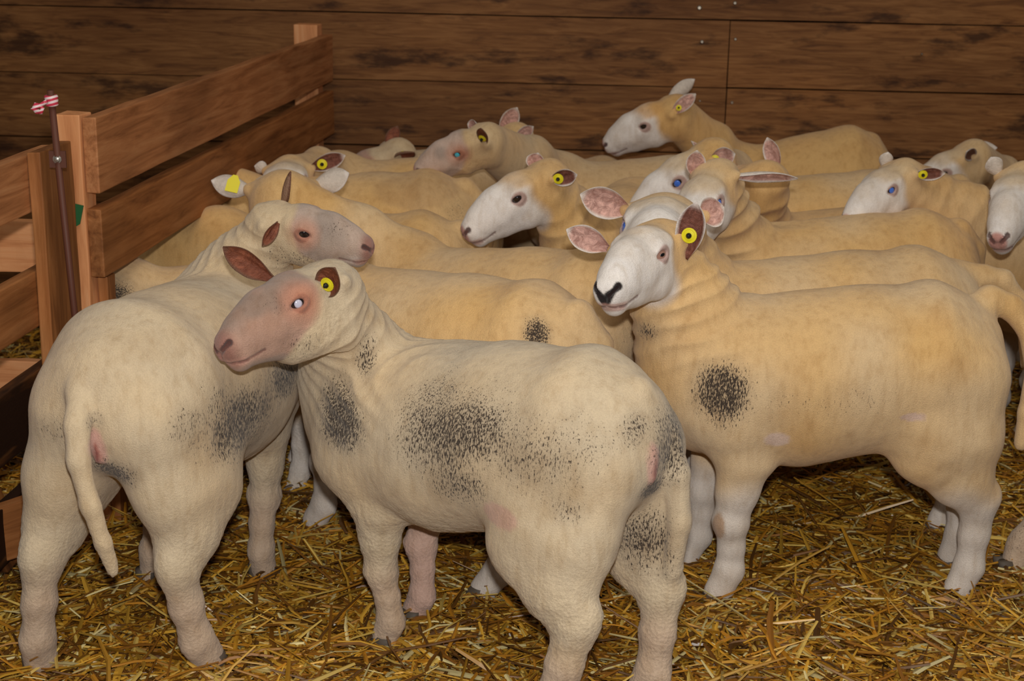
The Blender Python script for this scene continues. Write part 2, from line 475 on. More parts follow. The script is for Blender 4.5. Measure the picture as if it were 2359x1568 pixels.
def ear_tag(ear, base, axd, origin, u=0.36, s=1.0, side=0.0, kind='disc'):
    ax, o, sd, L = axd
    c = base + ax * (u * L) + sd * side - origin
    bm = bmesh.new()
    r = 0.0135 * s
    if kind == 'flap':                                     # printed flap hanging on the back of the ear
        n = -o
        q = c + n * 0.008 * s
        w, h = 0.014 * s, 0.021 * s
        pts = [(-w, h), (w, h), (w, -h * .3), (w * .35, -h), (-w * .35, -h), (-w, -h * .3)]
        t, b = [], []
        for (x, y) in pts:
            t.append(bm.verts.new(q + ax * x + sd * y + n * 0.0012)); b.append(bm.verts.new(q + ax * x + sd * y))
        bm.faces.new(t); bm.faces.new(b[::-1])
        for i in range(6): bm.faces.new((t[i], t[(i + 1) % 6], b[(i + 1) % 6], b[i]))
        t = bm_obj('ear_tag', bm, M_TAG, ear); return t
    n = nrm(o + 0.15 * ax)
    lathe_bm(bm, c + n * 0.006, n, [(0, r), (0.0012, r * 1.03), (0.0028, r), (0.0032, r * 0.8), (0.0024, r * 0.74), (0.0034, r * 0.62), (0.0040, r * .36), (0.0040, r * .3)])
    t = bm_obj('ear_tag', bm, M_TAG, ear)
    bm = bmesh.new()
    lathe_bm(bm, c + n * 0.007, n, [(0, r * .38), (0.006, r * .38), (0.011, r * 0.16), (0.012, 0.0002)], 12)
    bm_obj('stud', bm, M_STUD, t)
    return t

def eye_obj(root, c, outd, fwd, upd, r, mat, origin, pmat=None, ps=1.0):
    bm = bmesh.new()
    bmesh.ops.create_uvsphere(bm, u_segments=20, v_segments=12, radius=r)
    for v in bm.verts: v.co = v.co + Vector(c - origin)
    e = bm_obj('eye', bm, mat, root, True)
    if pmat is not None:
        bm = bmesh.new()
        ring = []
        q = c - origin
        n = 20
        def pt(a, k):
            d = nrm(outd * 1.0 + fwd * 0.42 * ps * k * math.cos(a) + upd * (0.2 if ps < 1.1 else .42) * ps * k * math.sin(a))
            return q + d * (r + 0.0004)
        cen = bm.verts.new(pt(0, 0))
        r1 = [bm.verts.new(pt(a, .6)) for a in np.arange(n) * 2 * math.pi / n]
        r2 = [bm.verts.new(pt(a, 1.)) for a in np.arange(n) * 2 * math.pi / n]
        r3 = [bm.verts.new(q + (np.array(v.co) - q) * 0.93) for v in r2]
        for i in range(n):
            bm.faces.new((cen, r1[i], r1[(i + 1) % n])); bm.faces.new((r1[i], r2[i], r2[(i + 1) % n], r1[(i + 1) % n]))
            bm.faces.new((r2[i], r3[i], r3[(i + 1) % n], r2[(i + 1) % n]))
        bm_obj('pupil', bm, pmat, e, True)  # dark pupil; with a coloured pmat this disc is painted flash shine
    return e

def hoof_obj(root, c, fwd, s, origin):
    bm = bmesh.new(); lat = np.cross((0, 0, 1), fwd)
    for sg in (-1, 1):
        rings = []
        for (h, w, l, o) in ((0.0, .0135, .030, .012), (0.012, .0135, .028, .009), (0.026, .0125, .022, .002), (0.038, .011, .017, -.004)):
            ring = []
            for a in np.arange(14) * 2 * math.pi / 14:
                x = math.cos(a) * l + o; y = math.sin(a) * w * (1.0 if math.cos(a) < 0.3 else 0.8)
                y2 = max(y * 1.0, -0.0115) if sg > 0 else min(y * 1.0, 0.0115)
                ring.append(bm.verts.new((c - origin) + fwd * (x * s) + lat * ((y2 + sg * 0.0125) * s) + A3(0, 0, h * s)))
            rings.append(ring)
        for a, b in zip(rings, rings[1:]):
            for i in range(14): bm.faces.new((a[i], a[(i + 1) % 14], b[(i + 1) % 14], b[i]))
        bm.faces.new(rings[0][::-1]); bm.faces.new(rings[-1])
    return bm_obj('hoof', bm, M_HOOF, root, True)

# ------------------------------------------------------------------ the sheep
WOOL = srgb(224, 199, 162); WOOL_Y = srgb(226, 184, 122); WOOL_G = srgb(212, 194, 165); WHITE = srgb(242, 236, 232)
PINK = srgb(206, 152, 134); PINKG = srgb(186, 150, 132); TAN = srgb(205, 165, 120)
STY_WHITE = (srgb(206, 170, 160), srgb(238, 228, 220), srgb(224, 212, 200))
STY_BROWN = (srgb(138, 84, 62), srgb(120, 84, 66), srgb(160, 126, 104))
STY_DARKIN = (srgb(128, 84, 72), srgb(236, 226, 220), srgb(222, 208, 196))

def sheep(name_label, R, K, s=1.0, group=None, bend=0.0, wf=1.0, hf=1.0, head=None, headpose=None, hooves=None, tail=None,
          kind='white', ears=None, eye=('pale', 'pale'), nose='pink', dirt=(), spots=(), wrinkle=0.0, fuzz=0.15, fine=0.0035,
          coarse=0.009, wool=None, legcol=None, neckdrop=0.0, legw=1.0, warm=0.5, seed=0, hfwd=None, neckr=1.0, fineyes=True, vulva=None, zf=0.0, tailr=1.0, fl=1.0, wfreq=62.0, jawd=0.0, capw=.75, facecol=None):
    R = np.array([R[0], R[1], 0.0]); K = np.array([K[0], K[1], 0.0])
    f0 = nrm(K - R); n0 = np.cross((0, 0, 1), f0); Lb = np.linalg.norm(K - R)
    lx = Lb / 0.80
    def spine(x):
        t = x / 0.80
        return R + f0 * (x * lx) + n0 * (bend * 4 * t * (1 - t)) + A3(0, 0, 0)
    def fdir(x): return nrm(spine(x + .02) - spine(x - .02))
    def W(x, side, z):
        f = fdir(x); n = np.cross((0, 0, 1), f)
        return spine(x) + n * (side * s) + A3(0, 0, z * s)
    origin = A3(*(R + K) / 2); origin[2] = 0
    root = empty('sheep', tuple(origin), name_label, 'sheep', group)
    F = Field()
    # trunk
    tr = [(.085, .530, .100, .120), (.17, .540, .146, .148), (.32, .508, .163, .168), (.48, .487, .168, .174), (.61, .484, .148, .166), (.70, .490, .116, .145), (.75, .505, .085, .115)]
    zsh = lambda x: zf * float(np.clip((x - .15) / .5, 0, 1))
    pts = [W(x, 0, z + zsh(x)) for (x, z, w, h) in tr]
    rad = [(w * s * wf, h * s * hf) for (x, z, w, h) in tr]
    for i in range(len(pts) - 1):
        F.seg(pts[i], pts[i + 1], rad[i], rad[i + 1], (0, 0, 1), 0.05 * s, 1, None if i else 0.085 * s)
    # legs ; order: hind left, hind right, front left, front right
    lw = legw * s; lf = lw
    hoofpos = []
    for idx, (hx, sg, front) in enumerate(((.085, 1, 0), (.085, -1, 0), (.645, 1, 1), (.645, -1, 1))):
        home = W(hx, sg * .105, 0.0)
        tgt = home if not hooves or hooves[idx] is None else np.array([hooves[idx][0], hooves[idx][1], 0.0])
        sh = tgt - home
        def J(x, y, z, top=.50):
            w = float(np.clip((top - z) / top, 0, 1)) ** 1.0
            return W(x, y * sg, z + (zf * min(z / .45, 1) if front else 0)) + sh * w
        ff = fdir(hx); up = ff
        if not front:
            F.chain([J(.155, .075, .52), J(.165, .098, .40), J(.185, .105, .335)], [(.075 * s, .115 * s), (.062 * s, .092 * s), (.046 * lw, .062 * lw)], up, .05 * s)
            F.chain([J(.085, .075, .50), J(.085, .092, .38), J(.065, .10, .28)], [(.065 * s, .075 * s), (.052 * s, .062 * s), (.032 * lw, .036 * lw)], up, .05 * s)
            F.chain([J(.175, .103, .36), J(.10, .104, .29), J(.045, .10, .235)], [(.05 * lw, .068 * lw), (.038 * lw, .052 * lw), (.028 * lw, .039 * lw)], up, .035 * s)
            F.seg(J(.055, .10, .25), J(.020, .10, .262), (.017 * lw, .017 * lw), (.014 * lw, .014 * lw), up, .03 * s)
            F.chain([J(.046, .10, .235), J(.052, .10, .16), J(.060, .102, .085)], [(.028 * lw, .037 * lw), (.0235 * lw, .029 * lw), (.0245 * lw, .029 * lw)], up, .02 * s)
            F.chain([J(.060, .102, .085), J(.085, .105, .030)], [(.026 * lw, .031 * lw), (.026 * lw, .030 * lw)], up, .015 * s)
            F.ball(J(.042, .102, .072), .012 * lw, .015)
        else:
            lf = lw * fl
            F.chain([J(.640, .075, .56), J(.672, .092, .43)], [(.05 * s, .10 * s), (.058 * s, .078 * s)], up, .05 * s)
            F.chain([J(.650, .092, .43), J(.612, .10, .335), J(.622, .098, .27), J(.630, .096, .20)], [(.052 * s, .070 * s), (.037 * lf, .050 * lf), (.030 * lf, .037 * lf), (.029 * lf, .034 * lf)], up, .035 * s)
            F.ball(J(.636, .096, .195), .031 * lf, .02)
            F.chain([J(.630, .096, .195), J(.624, .096, .14), J(.623, .096, .085)], [(.028 * lf, .031 * lf), (.023 * lf, .0255 * lf), (.0245 * lf, .028 * lf)], up, .018 * s)
            F.chain([J(.623, .096, .085), J(.646, .098, .030)], [(.026 * lf, .030 * lf), (.026 * lf, .030 * lf)], up, .015 * s)
            F.ball(J(.608, .096, .072), .012 * lf, .015)
        hoofpos.append(J(hx, .105 if not front else .098, .0))
    # head placement
    if head is not None:
        O, HR, hs, rs = fit_head(**head)
        if max(abs(rs)) > 25: print('HEAD', name_label[:40], 'res', np.round(rs).tolist(), 's', round(hs, 2))
    else:
        (O, fd, hs) = headpose[:3]
        O = np.array(O, float); HR = frame(fd)
        if len(headpose) > 3: HR = rotm(nrm(fd) * math.radians(headpose[3])) @ HR
    hf_, hl, hu = HR[:, 0], HR[:, 1], HR[:, 2]
    def H(x, y, z): return O + HR @ (np.array([x, y, z]) * hs)
    # neck
    a = W(.66, 0, .515 + zf); b = W(.74, 0, .585 + zf - neckdrop); d = H(-.045, 0, -.012)
    c1 = b + nrm(d - a) * 0.4 * np.linalg.norm(d - b) * 0.6 + A3(0, 0, .015 * s)
    c1 = (b + d) / 2 * 0.6 + c1 * 0.4
    ndir = nrm(d - b)
    nup = nrm(A3(0, 0, 1) - ndir * ndir[2] + 1e-3 * f0) if abs(ndir[2]) < 0.8 else nrm(-f0 + ndir * (f0 @ ndir))
    F.chain([a, b, c1, d], [(.10 * s * neckr, .118 * s * neckr), (.082 * s * neckr, .110 * s * neckr), (.060 * s * neckr, .090 * s * neckr), (.052 * hs, .062 * hs)], nup, .06 * s)
    # throat
    F.seg(W(.75, 0, .52 - neckdrop), H(-.02, 0, -.055), (.055 * s, .06 * s), (.035 * hs, .035 * hs), nup, .06 * s)
    # head
    h = hs; k_ = .016 * h
    F.seg(H(-.035, 0, -.010), H(.055, 0, -.006), (.060 * h, .055 * h), (.055 * h, .052 * h), hu, .03 * h)
    F.chain([H(.05, 0, -.008), H(.12, 0, -.022), H(.165, 0, -.032), H(.208, 0, -.043)], [(.053 * h, .056 * h), (.044 * h, .049 * h), (.0375 * h, .043 * h), (.034 * h, .037 * h)], hu, .03 * h)
    F.chain([H(.07, 0, .010), H(.13, 0, .006), H(.185, 0, -.016)], [(.030 * h, .030 * h), (.027 * h, .027 * h), (.023 * h, .023 * h)], hu, .03 * h)
    for sg in (1, -1):
        F.chain([H(-.03, sg * .030, -.046), H(.06, sg * .024, -.058), H(.125, sg * .015, -.066)], [(.030 * h, .048 * h), (.026 * h, .038 * h), (.018 * h, .026 * h)], hu, .03 * h)
        F.seg(H(.040, sg * .040, .018), H(.072, sg * .042, .019), .020 * h, .016 * h, hu, k_)
        F.seg(H(.088, sg * .036, -.012), H(.125, sg * .028, -.034), .018 * h, .014 * h, hu, .03 * h)      # cheekbone ridge
        F.seg(H(.205, sg * .013, -.058), H(.222, sg * .010, -.056), .016 * h, .014 * h, hu, .012)   # lips
        F.ball(H(.222, sg * .013, -.038), .017 * h, .012)                                          # nostril wings
        F.seg(H(-.022, sg * .046, .012), H(-.026, sg * .066, .016), .022 * h, .012 * h, hu, .025)     # ear root
    F.seg(H(.11, 0, -.070), H(.195, 0, -.078), (.028 * h, .024 * h), (.021 * h, .015 * h), hu, .025 * h)
    F.ball(H(.204, 0, -.078), .0175 * h, .012)
    fineh = True
    for sg in (1, -1):
        ec = H(.075, sg * .0415, .003)
        if fineh:
            F.seg(H(.242, sg * .010, -.043), H(.228, sg * .023, -.028), .0042 * h, .0056 * h, hu, .004, -1)
            F.seg(H(.238, sg * .0005, -.057), H(.241, sg * .004, -.045), .002 * h, .0025 * h, hu, .004, -1)
            F.chain_sub = None
            m = [H(.238, 0, -.070), H(.222, sg * .021, -.072), H(.195, sg * .031, -.071), H(.165, sg * .037, -.063)]
            for q in range(3): F.seg(m[q], m[q + 1], .0026 * h, .0022 * h, hu, .004, -1)
        eo = nrm(HR @ A3(.52, sg * 1.0, .10)); e1 = nrm(hf_ - eo * (hf_ @ eo)); e2 = np.cross(eo, e1) * sg
        if e2 @ hu < 0: e2 = -e2
        e1 = nrm(e1 - .22 * e2); e2 = nrm(e2 + .22 * e1)
        F.seg(ec + eo * .004 * h, ec + eo * .030 * h, (.0165 * h, .0122 * h), (.0165 * h, .0122 * h), e2, .004, -1)
        nl = 14; lid = []
        for q in range(nl + 1):
            a_ = q / nl * 2 * math.pi; ca, sa = math.cos(a_), math.sin(a_)
            lx_, ly_ = .0190 * ca, (.0136 if sa > 0 else .0118) * sa * (1 - .15 * ca)
            rr = math.sqrt(max(.0212 ** 2 - lx_ ** 2 - ly_ ** 2, 1e-6))
            lid.append(ec + (eo * (rr + .0008) + e1 * lx_ + e2 * ly_) * h)
        for q in range(nl):
            r_ = (.0040 if q < nl / 2 else .0030) * h
            F.seg(lid[q], lid[q + 1], r_, r_, hu, .005)
    if jawd:
        for sg in (1, -1): F.seg(H(-.02, sg * .028, -.06 - jawd * .6), H(.085, sg * .014, -.072 - jawd * .4), (.036 * h, .044 * h), (.026 * h, .030 * h), hu, .03 * h)
    # tail
    if tail is None:
        tail = [W(.05, 0, .635), W(-.005, .0, .585), W(-.02, .0, .50), W(-.005, 0, .40), W(.0, 0, .33)]
        F.chain(tail, [.040 * s, .030 * s, .025 * s, .021 * s, .016 * s], n0, .012 * s)
    elif len(tail):
        tp = [W(.06, 0, .625)] + [np.array(t_) for t_ in tail]
        rr = np.interp(np.linspace(0, 1, len(tp)), [0, .15, .5, 1], [.042, .030, .024, .015]) * s * tailr
        F.chain(tp, list(rr), n0, .010 * s)
    if vulva is not None:
        vp = F.ray(*vulva) + f0 * .004; vn = -f0
        F.seg(vp + A3(0, 0, .018), vp - A3(0, 0, .022), .014, .010, vn, .012)
        F.seg(vp + vn * .018 + A3(0, 0, .02), vp + vn * .018 - A3(0, 0, .022), .004, .003, vn, .005, -1)
    DP = {q[0]: F.ray(*q[0]) for q in list(dirt) + list(spots) if len(q[0]) == 2}
    # grid
    allp = np.array([q for pr in F.pr for q in (pr[0], pr[1])]); mr = .19 * s
    lo = np.minimum(allp.min(0), 9) - A3(mr, mr, .05); hi = allp.max(0) + A3(mr, mr, .14)
    lo[2] = -0.02
    hb = np.array([H(*q) for q in ((-.05, .07, .06), (-.05, -.07, .06), (.05, .065, -.09), (.05, -.065, -.09), (.25, .03, -.02), (.25, -.03, -.10), (.2, 0, -.1))])
    ax_ = [axis_coords(lo[q], hi[q], hb[:, q].min() - .005, hb[:, q].max() + .005, coarse, fine) for q in range(3)]
    D = F.grid(*ax_)
    V, Q = surface_nets(D, *ax_)
    V = relax(V, Q, 2, 0.45)
    N = vnormals(V, Q)
    # local coordinates for colouring
    hp = (V - O) @ HR / hs
    bx = ((V - R) @ f0) / lx; z = V[:, 2] / s
    hfv = (V - H(0, 0, 0)) @ hf_ / hs
    hq = hp - A3(.08, 0, -.02); hq[:, 0] *= np.where(hq[:, 0] > 0, .5, 1.0); inhead = sstep(.130, .098, np.linalg.norm(hq, axis=1))
    nz1 = noise(V, 9, seed); nz2 = noise(V, 28, seed + 1); nz3 = noise(V, 95, seed + 2)
    # neck folds and fleece relief
    dn = np.zeros(len(V))
    dneck = b * .45 + d * .55
    if wrinkle:
        ph = (V - a) @ ndir + nz1 * .02
        q = V - dneck; al = q @ ndir; rd = np.linalg.norm(q - al[:, None] * ndir, axis=1)
        mk = sstep(.19, .06, np.abs(al)) * sstep(.30, .12, rd) * (1 - inhead)
        dn += wrinkle * mk * (np.abs(np.sin(ph * wfreq)) * -1.0)
    low = sstep(.42, .25, z)
    fz = np.clip(fuzz * (0.35 + 1.3 * low) * (1 - .85 * inhead * (hp[:, 0] > .03)), 0, 2)
    jaw = inhead * sstep(-.02, -.05, hp[:, 2]) * sstep(.16, .08, hp[:, 0]) * (kind == 'grey')
    fz = fz + jaw * 0.7
    dn += fz * (nz3 * .0009 + noise(V, 170, seed + 5) * .0010) + nz2 * .0009
    V = V + N * dn[:, None]
    V[:, 2] = np.maximum(V[:, 2], 0.004)
    # colours
    base = wool if wool is not None else (WOOL if kind == 'white' else WOOL_G)
    yel = WOOL_Y if kind == 'white' else srgb(220, 192, 150)
    t = np.clip(warm + .45 * nz1 + .5 * (z - .5), 0, 1)[:, None]
    C = base * (1 - t) + yel * t
    edge = nz2 * .010
    if kind == 'white':
        fm = sstep(.015, .055, hp[:, 0] + edge + .35 * np.maximum(-hp[:, 2] - .02, 0)) * inhead
        fm = np.maximum(fm * sstep(.062, .045, hp[:, 2] - .55 * np.maximum(hp[:, 0] - .03, 0) * 0), fm * .85)
        wh = WHITE
        C = C * (1 - fm[:, None]) + wh * fm[:, None]
        cap = capw * inhead * sstep(.020, .036, hp[:, 2] + .25 * (.06 - np.abs(hp[:, 0] - .03)) * 0) * sstep(.125, .075, hp[:, 0] + edge + .4 * np.abs(hp[:, 1]))       # cream forehead
        C = C * (1 - cap[:, None]) + base * .97 * cap[:, None]
        lm_ = sstep(.30, .22, z + nz1 * .03) * (1 - inhead)
        lc = legcol if legcol is not None else srgb(222, 212, 202)
        C = C * (1 - lm_[:, None]) + lc * lm_[:, None]
    else:
        fm = sstep(.040, .062, hp[:, 0] + edge + .30 * np.minimum(hp[:, 2] + .01, .03) - .9 * np.maximum(-hp[:, 2] - .045, 0)) * inhead
        face = (PINKG if facecol is None else facecol) * np.ones_like(C)
        lowm = (sstep(.16, .21, hp[:, 0]) * sstep(-.045, -.065, hp[:, 2]) * (.8 if facecol is not None else 0))[:, None]
        face = face * (1 - lowm) + srgb(226, 212, 204) * lowm
        g = np.clip(.35 + 1.3 * nz2 + .8 * noise(V, 14, seed + 9), 0, 1)[:, None]
        face = face * (1 - .6 * g) + srgb(146, 134, 126) * .6 * g
        C = C * (1 - fm[:, None]) + face * fm[:, None]
        lm_ = sstep(.24, .15, z + nz1 * .03) * (1 - inhead)
        lc = legcol if legcol is not None else srgb(204, 180, 156)
        C = C * (1 - lm_[:, None]) + lc * lm_[:, None]
    for sg in (1, -1):
        de = np.linalg.norm((hp - A3(.075, sg * .054, .003)) * A3(1, 1, 1), axis=1)
        w_ = (sstep(.0245, .020, de) * (.5 if kind == 'white' else .6))[:, None]
        C = C * (1 - w_) + srgb(180, 118, 102) * w_
        if kind == 'grey':
            w_ = (sstep(.060, .020, de) * (.62 + .3 * nz2) * sstep(-.05, -.01, hp[:, 2] + .03))[:, None]
            C = C * (1 - w_) + srgb(200, 136, 108) * w_
        w_ = (sstep(.022, .0195, de) * .35)[:, None]
        C = C * (1 - w_) + srgb(128, 78, 66) * w_
        tr_ = np.linalg.norm((hp - A3(.108, sg * .045, -.018)) * A3(.8, 1, .6), axis=1)      # tear groove
        w_ = (sstep(.014, .006, tr_) * .6)[:, None]
        C = C * (1 - w_) + srgb(170, 118, 102) * w_
    dnose = np.linalg.norm((hp - A3(.243, 0, -.046)) * A3(1, 1, .85), axis=1)
    nosec = {'pink': srgb(204, 152, 142), 'black': srgb(38, 32, 32), 'dusky': srgb(160, 116, 104)}[nose]
    rr_ = {'pink': (.030, .020), 'black': (.0235, .018), 'dusky': (.052, .025)}[nose]
    w_ = sstep(rr_[0], rr_[1], dnose + edge * .3)
    if nose == 'black':
        dd_ = np.full(len(V), 9.)
        for sg in (1, -1):
            for (p0, p1) in (((.244, 0, -.060), (.240, sg * .010, -.042)), ((.240, sg * .010, -.042), (.226, sg * .024, -.026))):
                p0 = np.array(p0); ab = np.array(p1) - p0; tt = np.clip(((hp - p0) @ ab) / (ab @ ab), 0, 1)
                dd_ = np.minimum(dd_, np.linalg.norm(hp - p0 - tt[:, None] * ab, axis=1))
        w_ = sstep(.0115, .0075, dd_ + edge * .2)
    C = C * (1 - w_[:, None]) + nosec * w_[:, None]
    lip = sstep(-.058, -.064, hp[:, 2]) * sstep(-.084, -.078, hp[:, 2]) * sstep(.19, .215, hp[:, 0])
    C = C * (1 - .7 * lip[:, None]) + srgb(196, 148, 134) * .7 * lip[:, None]
    for sg in (1, -1):
        m = np.array([(.238, 0, -.070), (.222, sg * .021, -.072), (.195, sg * .031, -.071), (.165, sg * .037, -.063)])
        dm = np.full(len(V), 9.)
        for q in range(3):
            ab = m[q + 1] - m[q]; tt = np.clip(((hp - m[q]) @ ab) / (ab @ ab), 0, 1)
            dm = np.minimum(dm, np.linalg.norm(hp - m[q] - tt[:, None] * ab, axis=1))
        w_ = (sstep(.0048, .0022, dm) * .75)[:, None]
        C = C * (1 - w_) + srgb(120, 78, 70) * w_  # shade of the lip line painted along the mouth groove
        p0 = A3(.243, sg * .009, -.044); ab = A3(.228, sg * .023, -.028) - p0; tt = np.clip(((hp - p0) @ ab) / (ab @ ab), 0, 1)
        dq = np.linalg.norm(hp - p0 - tt[:, None] * ab, axis=1) - .003 * tt
        w_ = (sstep(.0068, .0040, dq) * .85)[:, None]
        C = C * (1 - w_) + (srgb(40, 26, 26) if nose == 'black' else srgb(92, 58, 54)) * w_
    if vulva is not None:
        q = V - (vp - f0 * .012)
        lat = q @ n0
        d_ = np.sqrt((lat / .017) ** 2 + (q[:, 2] / .040) ** 2 + (np.minimum(q @ f0, 0) / .05) ** 2 + (np.maximum(q @ f0, 0) / .03) ** 2)
        w_ = sstep(1.25, .85, d_)[:, None]; C = C * (1 - w_) + srgb(220, 176, 162) * w_
        d_ = np.sqrt((lat / .0075) ** 2 + ((q[:, 2] + .010) / .024) ** 2 + ((q @ f0) / .05) ** 2)
        w_ = (sstep(1.2, .8, d_) * .8)[:, None]; C = C * (1 - w_) + srgb(190, 120, 106) * w_
        d_ = np.sqrt((lat / .0022) ** 2 + ((q[:, 2] + .010) / .020) ** 2 + ((q @ f0) / .05) ** 2)
        w_ = (sstep(1.2, .6, d_) * .8)[:, None]; C = C * (1 - w_) + srgb(130, 60, 54) * w_
    dirtv = np.zeros(len(V)) + (0.05 if kind == 'grey' else 0.0)
    for (c_, r_, a__) in dirt:
        c_ = np.array(c_, float) if len(c_) == 3 else DP[c_]
        dd = np.linalg.norm((V - c_) / np.array(r_), axis=1) + .22 * nz1 + .12 * nz2
        dirtv = np.maximum(dirtv, a__ * sstep(1.25, .15, dd))
    for (c_, r_, colr, a__) in spots:
        dd = np.linalg.norm((V - (np.array(c_) if len(c_) == 3 else DP[c_])) / np.array(r_), axis=1) + .10 * nz2
        w_ = (a__ * sstep(1.05, .8, dd))[:, None]
        C = C * (1 - w_) + colr * w_
        dirtv = dirtv * (1 - w_[:, 0])
    me = np_mesh('body', V - origin, Q, True, C, {'dirt': dirtv, 'fuzz': fz})
    link('body', me, M_WOOL, root)
    # ears
    EM = {'white': STY_WHITE, 'brown': STY_BROWN, 'darkin': STY_DARKIN}
    ears = ears or {}
    for nm_, sg in (('L', 1), ('R', -1)):
        e = ears.get(nm_, {})
        if e is None: continue
        base = H(-.026, sg * .060, .016)
        if 'bpx' in e: base = P(e['bpx'][0], e['bpx'][1], base[1] - .01)
        if 'px' in e:
            bY = base[1]; tip = P(e['px'][0], e['px'][1], bY + e.get('dy', 0.0))
        else:
            tip = base + HR @ nrm(e.get('dir', (-.35, sg * 1.0, .25))) * e.get('len', .125) * hs
        opn = np.array(e['open'], float) if 'open' in e else HR @ nrm(A3(.8, sg * .15, -.25))
        em, axd = ear_mesh(base, tip, opn, e.get('w', .033) * hs, origin, EM[e.get('style', 'white' if kind == 'white' else 'brown')])
        eo = link('ear', em, M_EAR, root)
        for tg in e.get('tags', ()):
            ear_tag(eo, base, axd, origin, **tg)
    EYM = {'pale': (M_EYE_PALE, M_PUPIL, .9), 'dark': (M_EYE_DARK, None, 1), 'blue': (M_EYE_DARK, M_SHINE_BLUE, 1.25), 'teal': (M_EYE_DARK, M_SHINE_TEAL, 1.3), 'milky_shine': (M_EYE_DARK, M_SHINE_MILK, 1.12)}  # blue, teal and milky entries lay painted flash shine on a dark ball
    for i, sg in enumerate((1, -1)):
        ec = H(.075, sg * .0415, .003)
        outd = nrm(HR @ nrm(A3(.52, sg * 1, .10)))
        eye_obj(root, ec, outd, hf_, hu, .0198 * hs, EYM[eye[i]][0], origin, EYM[eye[i]][1], EYM[eye[i]][2])
    for q in hoofpos:
        hoof_obj(root, q, f0, 1.05 * lw, origin)
    return root
#@@SHEEP

# ------------------------------------------------------------------ barn: floor, wall, straw
def box(bm, o, ax, ay, az, lx, ly, lz, jitter=0.0, cuts=0):
    """box from corner o along unit vectors ax, ay, az"""
    o = np.array(o, float); ax, ay, az = (nrm(v) for v in (ax, ay, az))
    n = cuts + 1
    rings = []
    for i in range(n + 1):
        t = i / n; r = []
        for (u, v) in ((0, 0), (1, 0), (1, 1), (0, 1)):
            j = A3(*(random.uniform(-jitter, jitter) for _ in range(3)))
            r.append(bm.verts.new(o + ax * (lx * t) + ay * (ly * u) + az * (lz * v) + j))
        rings.append(r)
    for a, b in zip(rings, rings[1:]):
        for i in range(4): bm.faces.new((a[i], a[(i + 1) % 4], b[(i + 1) % 4], b[i]))
    bm.faces.new(rings[0][::-1]); bm.faces.new(rings[-1])
def plank(name, o, ax, ay, az, lx, ly, lz, mat, parent=None, jitter=0.0015, cuts=6, bev=0.003, label=None):
    """object whose own axes follow the plank, so that the grain runs along it"""
    ax, ay, az = (nrm(v) for v in (ax, ay, az))
    bm = bmesh.new()
    box(bm, (0, 0, 0), (1, 0, 0), (0, 1, 0), (0, 0, 1), lx, ly, lz, jitter, cuts)
    bmesh.ops.recalc_face_normals(bm, faces=bm.faces)
    if bev:
        bmesh.ops.bevel(bm, geom=[e for e in bm.edges if e.calc_face_angle(0) > 0.8], offset=bev, segments=2, affect='EDGES', profile=0.6)
    me = bpy.data.meshes.new(name); bm.to_mesh(me); bm.free()
    ob = link(name, me, mat, parent)
    M = Matrix(((ax[0], ay[0], az[0], o[0]), (ax[1], ay[1], az[1], o[1]), (ax[2], ay[2], az[2], o[2]), (0, 0, 0, 1)))
    ob.matrix_basis = (Matrix.Translation(-parent.location) @ M) if parent else M
    if label: ob['label'] = label
    return ob

def wall_wood():
    k = NT('wall_boards')
    m = k.coords(scale=(1.0, 1, 11)); mo = k.coords(scale=(.55, 1, 1.4)); mk = k.coords(scale=(1.0, 1, 3.2)); mf = k.coords()
    rnd = k.add('ShaderNodeAttribute', attribute_name='tone')
    g = k.noise(m, 5.0, 8, 0.62); g.inputs['Distortion'].default_value = 1.2
    big = k.noise(mo, 2.2, 4, 0.5); kn = k.noise(mk, 3.4, 5, 0.62); sp = k.noise(mf, 38, 3, 0.6)
    r = k.ramp(g.outputs[0], [(0.25, srgb(80, 48, 26)), (0.45, srgb(122, 80, 44)), (0.8, srgb(158, 112, 68))])
    b = k.ramp(big.outputs[0], [(0.3, (.66, .60, .56)), (0.52, (1, 1, 1)), (0.75, (1.3, 1.26, 1.15))])
    mm = k.mix('MULTIPLY'); mm.inputs[0].default_value = 1; k.l(r, 0, mm, 6); k.l(b, 0, mm, 7)
    tn = k.mix('MULTIPLY'); tn.inputs[0].default_value = 1; k.l(mm, 2, tn, 6); k.l(rnd, 'Color', tn, 7)
    tt = k.n.new('ShaderNodeCombineColor')
    for i in range(3): k.l(rnd, 'Fac', tt, i)
    k.l(tt, 0, tn, 7)
    st = k.ramp(kn.outputs[0], [(0.36, 1.0), (0.46, 0.0)])
    m3 = k.mix(); k.l(k.math('MULTIPLY', st.outputs[0], .75), 0, m3, 0); k.l(tn, 2, m3, 6); m3.inputs[7].default_value = (*srgb(40, 18, 10), 1)
    sk = k.ramp(sp.outputs[0], [(0.745, 0.0), (0.80, 0.5)])
    m4 = k.mix(); k.l(sk, 0, m4, 0); k.l(m3, 2, m4, 6); m4.inputs[7].default_value = (*srgb(150, 122, 92), 1)
    k.l(m4, 2, k.b, 'Base Color'); k.b.inputs['Roughness'].default_value = .6; k.b.inputs['Specular IOR Level'].default_value = .2
    bp = k.add('ShaderNodeBump'); bp.inputs['Strength'].default_value = .4; bp.inputs['Distance'].default_value = .004
    k.l(g, 0, bp, 'Height'); k.l(bp, 0, k.b, 'Normal')
    return k.m
WALL_Y0, WALL_K = 5.66, -0.047
def wall_pt(x, z, off=0.0): return A3(x, WALL_Y0 + WALL_K * x - off, z)
wdir = nrm((1, WALL_K, 0)); wn = nrm(np.cross(wdir, (0, 0, 1)))     # wn faces the camera
PZ = 0.2435; Z1 = 1.058
bm = bmesh.new(); tones = []
